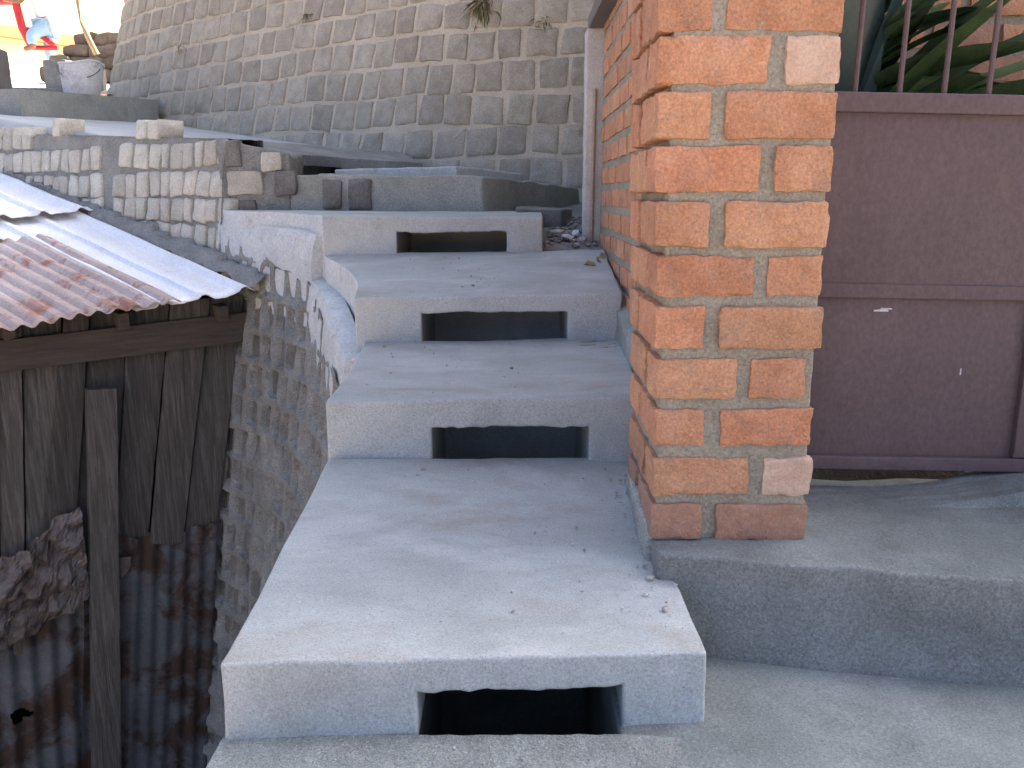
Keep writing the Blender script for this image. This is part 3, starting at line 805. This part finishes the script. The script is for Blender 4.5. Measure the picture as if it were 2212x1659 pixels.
for k in range(14):
    z = .245 + k * PT
    for (x0, x1) in (((1.78, 1.88), (1.905, 2.095)) if k % 2 else ((1.78, 1.97), (1.995, 2.095))):
        put_brick((x0 + x1) / 2, 1.60, z, (x1 - x0) / 2, .05, .0395, 'brick', g2, k * 3.3 + x0, False)

# ================================================================== SHED
shed = thing('shed', 'ramshackle shed of weathered planks and rusty tin under a patched metal roof', 'shed', (-2.0, 4.2, -2.25))
SR = Vector((-1.263, 4.065, 0)); SE = Vector((-.814, -.581, 0)).normalized(); SN = Vector((.581, -.814, 0)).normalized()
SP = lambda a, z, d=0.: Vector((SR.x + SE.x * a + SN.x * d, SR.y + SE.y * a + SN.y * d, z))
def sheduv(u, v):
    rr = ray(u, v); t = (SR - EYE).dot(SN) / rr.dot(SN); P = EYE + rr * t
    return (P - SR).dot(SE), P.z
def plank(name, top, bot, d0, d1, mat, seed, step_=.06, amp=.003, ends=.0):
    """top/bot: ((a0,z0),(a1,z1)) left/right ends on the shed front; board between them"""
    def mp(x, y, z):
        a = top[0][0] + (top[1][0] - top[0][0]) * x; za = top[0][1] + (top[1][1] - top[0][1]) * x
        b = bot[0][0] + (bot[1][0] - bot[0][0]) * x; zb = bot[0][1] + (bot[1][1] - bot[0][1]) * x
        zb += ends * n1(x * 3 + seed, seed)
        return SP(b + (a - b) * z, zb + (za - zb) * z, d0 + (d1 - d0) * y + .006 * n1(seed, z * 2.))
    ny = max(2, round(abs(top[0][1] - bot[0][1]) / step_))
    me = solid([0, .33, .66, 1], [0, 1], [i / ny for i in range(ny + 1)], lambda i, j, k: True, mapf=mp, step=2, amp=amp, ns=6, bevel=.004, seed=seed)
    return fix(link(name, me, MT[mat], shed))
def uvq(u0, u1, v0, v1): return (sheduv(u0, v0), sheduv(u1, v1))
# near-black sheet behind the planks: the shed's inner shade put into colour
V, F = grid(lambda a, z: SP(a, z, -.30), -.0, 2.8, -2.25, .42, .3, .3); obj('painted_dark_sheet', V, F, MT['dark'], shed)
pl = [((-140, -70), (-130, -60), 795, 1420, .0), ((-72, -8), (-60, -2), 790, 1420, .006), ((-6, 50), (-2, 62), 780, 1420, .0), ((48, 136), (60, 128), 780, 1420, -.022),
      ((134, 193), (72, 158), 775, 1300, .012), ((196, 282), (150, 250), 765, 1260, -.012), ((278, 368), (246, 322), 757, 1172, .0),
      ((366, 455), (318, 396), 748, 1176, .006), ((453, 532), (392, 470), 740, 1165, .0)]
for i, ((a, b), (c, d), v0, v1, off) in enumerate(pl):
    v0 -= 98; gp = 3 + 2 * (i % 3); a += gp * .5; b -= gp * .5; c += gp; d -= gp * .6; off += (.0, .012, -.006)[i % 3]
    plank('plank', uvq(a, b, v0, v0 - 6), uvq(c, d, v1, v1 - 4), off - .02, off, 'wood', i * 4.1 + 1, ends=.02)
plank('beam', ((1.92, .246), (-.013, .314)), ((1.92, .119), (.029, .175)), .012, .04, 'beam', 77)
plank('post', uvq(181, 245, 835, 832), ((.928, -2.24), (.807, -2.24)), .02, .08, 'wood', 90)
for i, a in enumerate((.12, .55, .98, 1.4)):
    plank('rafter', ((a + .045, .356), (a, .361)), ((a + .045, .284), (a, .29)), -.3, .10, 'beam', 120 + i)
# corrugated tin on the lower part of the front
def tinsheet(name, a0, a1, zt, zb, off, wl, amp, mat, edge=0., skew=0., seed=0., hole=None):
    def f(x, y):
        a = a0 + (a1 - a0) * x; zt_ = zt(x) + edge * n1(x * 9 + seed, seed) + edge * .6 * n1(x * 27, seed)
        z = zb + (zt_ - zb) * y; a2 = a + skew * (zt(x) - z)
        return SP(a2, z, off + amp * math.sin(a * 2 * math.pi / wl) + .008 * n1(a * 5 + seed, z * 4) + .004 * n1(a * 16, z * 13))
    n = int(abs(a1 - a0) / (.006 if hole else .012)); V, F = grid(f, 0, 1, 0, 1, 1 / n, .006 if hole else .025)
    if hole: F = [q for q in F if not hole(sum((V[i] for i in q), Vector()) / 4)]
    return fix(obj(name, V, F, MT[mat], shed, 60))
tinsheet('tin_sheet', 0.807, .225, lambda x: -.677 - .035 * x, -2.24, .012, .072, .008, 'tin', .04, .115, 2.)
hc = SP(*sheduv(45, 1545), .02)
tinsheet('tin_sheet', 2.1, .835, lambda x: -.875, -2.24, -.004, .08, .009, 'tin', .03, .06, 5., hole=lambda p: (p - hc).length < .042 + .02 * n1(p.x * 40, p.z * 40))
# crumpled sheet nailed over the gap
def crum(x, y):
    a = 1.78 + (.815 - 1.78) * x
    top = -.633 + .03 * math.sin(x * 9) + .02 * n1(x * 14, 2.) + (.15 * max(0, (x - .78) / .22) ** .8); bot = -1.127 + .22 * x ** 2 + .03 * n1(x * 16, 5.)
    z = bot + (top - bot) * y
    fold = abs(n1(a * 6, z * 7, 1.)) * .09 + abs(n1(a * 15, z * 16, 4.)) * .05
    return SP(a, z, .045 + fold + .05 * (1 - abs(2 * y - 1)) * (1 - x))
V, F = grid(crum, 0, 1, 0, 1, .016, .032)
V = [p + nz(p, 31, .012) for p in V]; F = [t for a, b, c, d in F for t in ((a, b, c), (a, c, d))]
fix(obj('crumpled_sheet', V, F, MT['crumple'], shed, 22))
V, F = grid(lambda x, y: SP(.68 + (.632 - .68) * x + .01 * n1(x * 3, y * 5), -.765 - .11 * (1 - y) * (1 - .5 * x), .03 + .02 * y * x), 0, 1, 0, 1, .2, .2)
fix(obj('torn_flap', V, F, MT['crumple'], shed, 30))
# side and rear walls of the shed (mostly out of sight)
plank('corner_board', ((.033, .28), (-.013, .28)), ((.40, -2.2), (.34, -2.2)), -.05, -.024, 'wood', 140)
# roof sheets
le = re_.length; lg = rg_.length
def sheet(name, p0, p1, q0, q1, lift, prof, mat, lo_edge=None, hi_edge=None, seed=0., sag=.0, th=None, side=None):
    n = max(8, int((p1 - p0) * le / .012)); m = max(6, int((q1 - q0) * lg / .08))
    def f(x, y):
        p = p0 + (p1 - p0) * x; qa = q0 + (lo_edge(x) if lo_edge else 0); qb = q1 + (hi_edge(x) if hi_edge else 0)
        q = qa + (qb - qa) * y
        if side: p += side(x, y)
        return RP(p, q, lift(x, y) + prof(p * le) + .006 * n1(p * 3 + seed, q * 6) + .003 * n1(p * 9, q * 14, seed) - sag * math.sin(math.pi * y))
    V, F = grid(f, 0, 1, 0, 1, 1 / n, 1 / m)
    o = fix(obj(name, V, F, MT[mat], shed, 35))
    sm = o.modifiers.new('thickness', 'SOLIDIFY'); sm.thickness = .0025; sm.offset = 0
    return o
def trap(x, pitch=.185, h=.022):
    t = (x / pitch) % 1
    if t < .1: return h * t / .1
    if t < .22: return h
    if t < .32: return h * (.32 - t) / .1
    return .002 * math.sin((t - .32) / .68 * math.pi * 6) * .5
corr = lambda x: .0105 * math.sin(x * 2 * math.pi / .072)
sheet('roof_sheet', -.005, .50, .0, .66, lambda x, y: .0, trap, 'zinc', lo_edge=lambda x: .012 * n1(x * 5, 1.), seed=1.)
sheet('roof_sheet', -.16, .62, .57, 1.12, lambda x, y: .028 + .012 * (1 - y), trap, 'zinc', lo_edge=lambda x: .012 * n1(x * 6, 3.) + .012 * x, seed=3., side=lambda x, y: (.17 - .02 * n1(y * 6)) * (1 - x) * min(1, y * .5 + .0))
sheet('roof_sheet', .60, 2.2, .40, 1.1, lambda x, y: .012, trap, 'zinc', seed=6.)
sheet('roof_sheet', .33, 2.2, -.012, .455, lambda x, y: .030 - .006 * y, corr, 'rustroof', lo_edge=lambda x: .012 * n1(x * 8, 2.), hi_edge=lambda x: .012 * n1(x * 9, 6.) - .05 * x, seed=5.)
# rusted side of the sheet, and purlins beneath
for q in (.14, .3, .62, .95):
    V = []; F = []
    a = RP(-.0, q, -.035); b = RP(2.2, q, -.035)
    Vt, Ft = tube([a, b], .028, 6); obj('purlin', Vt, Ft, MT['beam'], shed)

# ================================================================== HOUSEHOLD THINGS AT THE HEAD OF THE RAMP
B0 = Vector((-3.53, 7.35, 1.625))
BK = thing('bucket', 'dirty white plastic bucket with a broken rim beside the stone wall', 'bucket', tuple(B0))
tilt = Matrix.Rotation(R(5), 4, 'Y')
V = []; F = []; nseg = 28
prof = [(.0, .002), (.125, .0), (.13, .01), (.15, .13), (.163, .245), (.172, .25), (.172, .262), (.158, .262), (.146, .13), (.122, .02), (0, .018)]
for i, (rad, z) in enumerate(prof):
    for k in range(nseg):
        t = 2 * math.pi * k / nseg
        zz = z + (.045 * max(0, math.cos(t + .5)) ** 3 if 3 < i < 8 else 0) - (.02 * max(0, math.cos(t - 2.4)) ** 6 if 3 < i < 8 else 0)
        V.append(B0 + tilt @ Vector((rad * math.cos(t), rad * math.sin(t), zz + .006)))
for i in range(len(prof) - 1):
    for k in range(nseg): F.append((i * nseg + k, i * nseg + (k + 1) % nseg, (i + 1) * nseg + (k + 1) % nseg, (i + 1) * nseg + k))
obj('body', V, F, MT['bucket'], BK)
hp = [B0 + tilt @ Vector((.172 * math.cos(a), -.04 - .165 * math.sin(a) * .55, .25 - .10 * math.sin(a))) for a in [math.pi * i / 14 for i in range(15)]]
V, F = tube(hp, .004, 6); obj('handle', V, F, MT['sill'], BK)

def block(name, x, y, z, sx, sy, sz_, rot, mat, label, cat, seed, group=None, amp=.008):
    me = rough_box((sx / 2, sy / 2, sz_ / 2), .018, (6, 5, 5), amp, 8, seed)
    o = link(name, me, MT[mat], label=label, cat=cat, group=group); o.location = (x, y, z + sz_ / 2); o.rotation_euler = (0, 0, rot); return o
p = aty(300 / 1.0 * .0 + 165, 190, 7.9)
block('kerb_stone', -4.13, 7.75, 1.635, .62, .25, .12, .15, 'oldcement', 'low grey kerb slab lying left of the white bucket', 'slab', 3.)
block('concrete_block', -4.38, 9.35, sz(-4.38, 9.35) - .02, .26, .26, .30, .2, 'sill', 'dark square concrete block against the curve of the stone wall', 'block', 5.)
block('concrete_block', -4.72, 9.45, sz(-4.72, 9.45) - .02, .26, .25, .31, -.1, 'oldcement', 'lighter concrete block next to the dark square one', 'block', 6.)
block('gate_stub', -4.02, 7.0, 1.58, .16, .2, .38, .1, 'sill', 'dark stub of a concrete post at the head of the parapet', 'post', 9.)
# dry stone bank
DB = thing('dry_stone_bank', 'low bank of dark piled rocks beyond the bucket', 'bank', (-5.1, 10.9, sz(-5.1, 10.9)))
br = random.Random(4)
for row in range(4):
    x = -5.62 + .1 * row
    while x < -4.6:
        w = br.uniform(.2, .42)
        me = rough_box((w / 2, .2, .085), .05, (5, 4, 3), .03, 6, br.uniform(0, 90))
        o = link('rock', me, MT['logs'], DB); o.location = (x + w / 2, 10.9 + .08 * row + br.uniform(-.03, .03), sz(0, 10.9) + .07 + row * .145); x += w * .96
Vt, Ft = tube([aty(209, 118, 10.5), aty(190, 80, 10.45), aty(178, 48, 10.5), aty(168, 0, 10.6)], [.035, .034, .032, .03], 8)
obj('wooden_pole', Vt, Ft, MT['drystem'], label='grey wooden pole leaning against the bank of piled rocks', cat='pole')

# person and red frame in the sunlit street
py = 11.6
def pp(u, v, dy=0.): return aty(u, v, py + dy)
RF = thing('red_frame', 'red painted metal tube frame standing in the sunlit street', 'frame', tuple(pp(60, 105)))
g = pp(60, 104).z
for name, pts, rad in (('post', [(22, -40), (48, 60), (70, 104)], .05), ('brace', [(72, 66), (118, 98)], .035), ('strut', [(76, 68), (66, 104)], .03),
                       ('rail', [(70, 103), (126, 104)], .03), ('top_rail', [(-40, 4), (22, 3), (40, 4)], .045), ('strut', [(48, 62), (80, 66), (104, 70)], .03)):
    V, F = tube([pp(u, v, -.1 if name == 'post' else 0.) for u, v in pts], rad, 10); obj(name, V, F, MT['red'], RF)
PS = thing('person', 'person in light blue jeans and a white top, one knee raised, by the red frame', 'person', tuple(pp(140, 168)))
def skinmesh(name, nodes, edges, mat, parent, sub=2):
    me = bpy.data.meshes.new(name); me.from_pydata([tuple(n[0]) for n in nodes], edges, []); o = link(name, me, MT[mat], parent)
    sk = o.modifiers.new('skin', 'SKIN'); sk.use_smooth_shade = True
    for i, n in enumerate(nodes): me.skin_vertices[0].data[i].radius = n[1] if isinstance(n[1], tuple) else (n[1], n[1])
    me.skin_vertices[0].data[0].use_root = True
    ss = o.modifiers.new('sub', 'SUBSURF'); ss.levels = sub; ss.render_levels = sub; return o
foot = pp(112, 158, .1); sc = .86
hip = pp(101, 62, .05)
H0 = hip; U = Vector((0, 0, 1)); Lf = Vector((-1, 0, 0)); Bk = Vector((0, 1, 0))
hipL = H0 + Bk * -.08; hipR = H0 + Bk * .09
kneeL = pp(66, 76, -.12); ankL = pp(72, 101, -.14); toeL = ankL + Lf * .15 * sc - U * .03
kneeR = pp(106, 104, .15); ankR = pp(112, 152, .15); toeR = ankR + Lf * .14 + Bk * -.02 - U * .04
wst = H0 + U * .14 + Lf * .01; chest = H0 + U * .38 + Lf * .05; neck = H0 + U * .56 + Lf * .07; head = H0 + U * .70 + Lf * .09; crown = H0 + U * .80 + Lf * .09
shL = H0 + U * .50 + Lf * .05 - Bk * .18; shR = H0 + U * .50 + Lf * .05 + Bk * .18
elL = shL + Lf * .16 - U * .22; haL = elL + Lf * .22 + U * .04; elR = shR - Lf * .05 - U * .26; haR = elR + Lf * .18 - U * .12
body = [(H0, .1), (hipL, .085), (hipR, .085), (kneeL, .055), (ankL, .038), (toeL, .03), (kneeR, .052), (ankR, .036), (toeR, .03), (wst, .095), (chest, (.11, .13)), (neck, .045), (head, (.075, .085)), (crown, .055),
        (shL, .055), (elL, .038), (haL, .028), (shR, .055), (elR, .038), (haR, .028)]
be = [(0, 1), (0, 2), (1, 3), (3, 4), (4, 5), (2, 6), (6, 7), (7, 8), (0, 9), (9, 10), (10, 11), (11, 12), (12, 13), (10, 14), (14, 15), (15, 16), (10, 17), (17, 18), (18, 19)]
skinmesh('body', body, be, 'skin', PS)
skinmesh('jeans', [(H0 + U * .03, .118), (hipL, .1), (hipR, .1), (kneeL, .072), (kneeL.lerp(ankL, .9), .055), (kneeR, .07), (kneeR.lerp(ankR, .62), .058)], [(0, 1), (0, 2), (1, 3), (3, 4), (2, 5), (5, 6)], 'jeans', PS)
skinmesh('shirt', [(H0 + U * .1, .12), (wst, .118), (chest, (.135, .155)), (shL, .075), (shL.lerp(elL, .7), .056), (shR, .075), (shR.lerp(elR, .7), .056)], [(0, 1), (1, 2), (2, 3), (3, 4), (2, 5), (5, 6)], 'shirt', PS)
skinmesh('hair', [(head + U * .03 - Lf * .03, .085), (crown - Lf * .01, .07)], [(0, 1)], 'hair', PS)

# sunlit house beyond
YH = thing('yellow_house', 'sunlit yellow rendered house with an orange band at the end of the street', 'house', (-8.0, 15.5, 2.6))
hd = Vector((.55, .835, 0)).normalized(); hn = Vector((.835, -.55, 0)).normalized(); h0 = Vector((-10.6, 13.2, 0))
def hbox(name, a0, a1, d0, d1, z0, z1, mat, parent=None):
    me = box((a0, a1), (d0, d1), (z0, z1), step=2, amp=0, bevel=.01, mapf=lambda x, y, z: h0 + hd * x - hn * y + Vector((0, 0, z))); return fix(link(name, me, MT[mat], parent or YH))
hbox('wall', 0, 12, 0, 4, 1.8, 7.5, 'yellow'); hbox('band', -.1, 12.1, -.12, .05, 3.55, 3.75, 'orange')
w = hbox('window', 5.2, 6.0, -.04, .05, 2.75, 3.3, 'sill'); hbox('pane', 5.26, 5.94, -.05, -.035, 2.8, 3.25, 'dark', w)

# ================================================================== PLANTS
def leafmesh(base, dirv, length, width, droop, seed, twist=0.):
    d = Vector(dirv).normalized(); side = d.cross(Vector((0, 0, 1)))
    side = (side if side.length > .05 else Vector((1, 0, 0))).normalized(); up = side.cross(d).normalized()
    side = (Matrix.Rotation(twist, 4, d) @ side); up = side.cross(d).normalized()
    V = []; F = []; n = 9
    for i in range(n + 1):
        t = i / n; c = Vector(base) + d * length * t - Vector((0, 0, 1)) * droop * t * t * length
        w = width * (math.sin(math.pi * min(1, t * .93 + .06)) ** .75) * (1 + .1 * n1(t * 6, seed))
        c += side * (.02 * n1(t * 2 + seed, seed))
        V += [c - side * w + up * w * .28, c, c + side * w + up * w * .28]
    for i in range(n):
        a = i * 3; F += [(a, a + 1, a + 4, a + 3), (a + 1, a + 2, a + 5, a + 4)]
    return V, F
GP = thing('garden_plant', 'dark green garden plant with long broad strap leaves behind the gate bars', 'plant', (.9, 2.45, .2))
lr = random.Random(21)
V, F = tube([(.9, 2.45, .2), (.91, 2.45, .7), (.93, 2.44, 1.05)], [.03, .026, .02], 8); obj('stem', V, F, MT['drystem'], GP)
L1 = [((.93, 2.44, 1.0), (.9, -.1, .34), .75, .036), ((.93, 2.44, .98), (.85, -.15, .5), .7, .04), ((.93, 2.44, 1.02), (.6, -.1, .7), .7, .045), ((.93, 2.44, 1.02), (.25, -.1, .95), .65, .06),
      ((.93, 2.44, 1.0), (.95, .0, .2), .72, .035), ((.93, 2.44, .98), (.7, -.3, .62), .6, .035), ((.93, 2.44, .98), (-.1, -.2, 1), .7, .06), ((.93, 2.44, .95), (.95, -.2, .05), .45, .03),
      ((.93, 2.44, 1.02), (.45, .1, .85), .75, .05), ((.93, 2.44, 1.02), (.8, .2, .5), .8, .04), ((.93, 2.44, .95), (-.5, -.1, .8), .6, .05), ((.93, 2.44, .98), (.5, -.4, .75), .55, .035)]
for i, (b, d, l, w) in enumerate(L1):
    V, F = leafmesh(b, d, l * 1.1, w * 1.3, .16, i * 1.7, lr.uniform(-.7, .7)); obj('leaf', V, F, MT['leafblue' if i in (3, 6) else 'leaf'], GP, 80)
for i in range(46):
    a = lr.uniform(-1.2, 1.6)
    V, F = leafmesh((.93, 2.45, .8 + .011 * i), (math.cos(a), math.sin(a) * .6 - .1, lr.uniform(.1, .9)), lr.uniform(.3, .55), lr.uniform(.022, .04), .2, i * 2.9 + 40, lr.uniform(-1, 1)); obj('leaf', V, F, MT['leaf'], GP, 80)
FP = thing('leafy_shrub', 'brighter green shrub with many narrow leaves behind the far gate bars', 'shrub', (1.72, 2.6, .2))
V, F = tube([(1.72, 2.6, .2), (1.7, 2.58, .8), (1.73, 2.55, 1.5)], [.02, .016, .008], 7); obj('stem', V, F, MT['drystem'], FP)
for i in range(80):
    zc = lr.uniform(.75, 1.75); a = lr.uniform(0, 6.28); rr = lr.uniform(.0, .16)
    V, F = leafmesh((1.71 + rr * math.cos(a), 2.57 + rr * math.sin(a) * .6, zc), (math.cos(a), math.sin(a), lr.uniform(-.5, .5)), lr.uniform(.1, .2), lr.uniform(.009, .018), .35, i * .7, lr.uniform(-1, 1))
    obj('leaf', V, F, MT['fern' if lr.random() < .7 else 'leaf'], FP, 80)
# tufts on the stone wall
def tuft(u, v, n, l, label, seed, mat='drystem'):
    s = None; best = 9e9
    for i in range(400):
        ss = .5 + 7 * i / 400
        for z in (1.2, 1.6, 2.0, 2.4):
            pass
    # find the wall point that lies in this direction
    rr = ray(u, v)
    for i in range(300):
        ss = .6 + 6.6 * i / 300; z = 1.6
        for _ in range(6):
            P = Ws(ss, z, .01); t = P.y / rr.y; z = EYE.z + rr.z * t
        P = Ws(ss, z, .01); e = abs(EYE.x + rr.x * (P.y / rr.y) - P.x)
        if e < best: best = e; s = (ss, z)
    P = Ws(s[0], s[1], .0); _, t = spath.at(s[0]); out = (Ws(s[0], s[1], 1) - P).normalized()
    T = thing('wall_plant', label, 'plant', tuple(P)); q = random.Random(seed)
    for i in range(n):
        d = out * q.uniform(.3, 1) + Vector((0, 0, q.uniform(-1.2, .5))) + Vector(t) * q.uniform(-.9, .9)
        V, F = leafmesh(P + Vector(t) * q.uniform(-.05, .05) + Vector((0, 0, q.uniform(-.03, .04))), d, l * q.uniform(.5, 1.1), q.uniform(.003, .008), .5, i * 1.1, q.uniform(-1, 1))
        obj('leaf', V, F, MT['moss' if q.random() < .5 else mat], T, 80)
tuft(1040, 10, 90, .12, 'dry brownish weed tuft growing from the stone wall joint', 1)
tuft(1165, 50, 14, .06, 'small green weed sprig in the stone wall beside the dry tuft', 2, 'moss')
tuft(668, 40, 8, .06, 'tiny moss tuft in an open joint of the stone wall', 3, 'moss')
tuft(390, 100, 8, .07, 'small moss tuft low on the far curve of the stone wall', 4, 'moss')

# ================================================================== RUBBLE AND LITTER
def pebbles(name, spots, mat, label=None, cat=None, kind='stuff', parent=None):
    V = []; F = []
    for (x, y, z, rad, sd_) in spots:
        bm = bmesh.new(); bmesh.ops.create_icosphere(bm, subdivisions=1, radius=1)
        q = random.Random(sd_); e = Vector((q.uniform(.7, 1.4), q.uniform(.6, 1.1), q.uniform(.4, .8))); rot = Matrix.Rotation(q.uniform(0, 6), 3, 'Z') @ Matrix.Rotation(q.uniform(-.5, .5), 3, 'X')
        o0 = len(V)
        for vv in bm.verts:
            p = Vector((vv.co.x * e.x, vv.co.y * e.y, vv.co.z * e.z)) * rad * (1 + .25 * n1(vv.co.x * 2 + sd_, vv.co.y * 2, vv.co.z * 2)); V.append(Vector((x, y, z + rad * .4)) + rot @ p)
        for f in bm.faces: F.append(tuple(v.index + o0 for v in f.verts))
        bm.free()
    return obj(name, V, F, MT[mat], parent, 25, kind=kind, label=label, cat=cat)
q = random.Random(17)
nf = lambda y: .63 + .21 * (y - 3.66) / 1.84
sp_ = []
for i in range(130):
    y = q.uniform(3.68, 4.6); x = q.uniform(.15, .385) if y < 4.2 else q.uniform(.26, .40); sp_.append((x, y, nf(y) + .01 * q.random(), q.uniform(.005, .017), i))
pebbles('rubble', sp_, 'rubble', 'heap of small rubble and grit in the nook by the post', 'rubble')
for i, (x, y, rad, mt, lb) in enumerate(((.245, 3.84, .036, 'whitestone', 'white broken stone lying on the rubble by the post'), (.31, 3.80, .026, 'rubble', 'brown pebble on the rubble at the foot of the post'),
                                         (.205, 3.98, .03, 'rubble', 'grey pebble at the back of the rubble nook'), (.29, 3.97, .028, 'whitestone', 'pale chip of stone behind the white broken stone'))):
    pebbles('stone', [(x, y, nf(y) + .008, rad, 300 + i)], mt, lb, 'stone', None)
# grit scattered on the treads and along the wall foot
sp_ = []
def tz(y):
    if y < 1.25: return .006
    if y < 2.1: return .134 + .066 * (y - 1.23)
    if y < 2.85: return .348 + .033 * (y - 2.1)
    return .527 + .125 * (y - 2.85)
for i in range(420):
    y = q.uniform(1.3, 3.55); edge = .31 + .04 * max(0, y - 1.8)
    m = q.random()
    x = edge - abs(q.gauss(0, .05)) if m < .62 else q.uniform(-.42, .3)
    if abs(y - 2.1) < .03 or abs(y - 2.85) < .03: continue
    sp_.append((x, y, tz(y) - .001, q.uniform(.0012, .0045) if q.random() < .93 else q.uniform(.005, .008), i + 900))
for i in range(260):
    x = q.uniform(-.44, .34); y = q.uniform(.75, 1.2); sp_.append((x, y, .006, q.uniform(.001, .003), i + 2000))
pebbles('grit', sp_, 'rubble', 'loose grit and crumbs of mortar scattered over the cement treads', 'grit')
for i, (x, y, a) in enumerate(((.335, 3.42, .4), (.345, 3.33, 1.9), (.32, 3.28, 2.6))):
    V, F = leafmesh((x, y, tz(y) + .012), (math.cos(a), math.sin(a), .25), .055, .016, .3, i * 3., .8)
    obj('dry_leaf', V, F, MT['drystem'], None, 80, label='curled dry brown leaf on the tread by the brick wall', cat='leaf', group='dry leaves at the foot of the brick wall')
q2 = random.Random(2)
V = []; F = []
for i in range(14):
    x, y = q2.uniform(.24, .36), q2.uniform(2.68, 2.82); a = q2.uniform(-.5, .5)
    d = Vector((math.cos(a), math.sin(a), .05)) * .03
    Vt, Ft = tube([Vector((x, y, tz(y) + .006)) - d, Vector((x, y, tz(y) + .008)) + d], .0012, 4); o0 = len(V); V += Vt; F += [tuple(k + o0 for k in f) for f in Ft]
obj('straw', V, F, MT['drystem'], None, kind='stuff', label='few dry straws at the foot of the third riser', cat='straw')
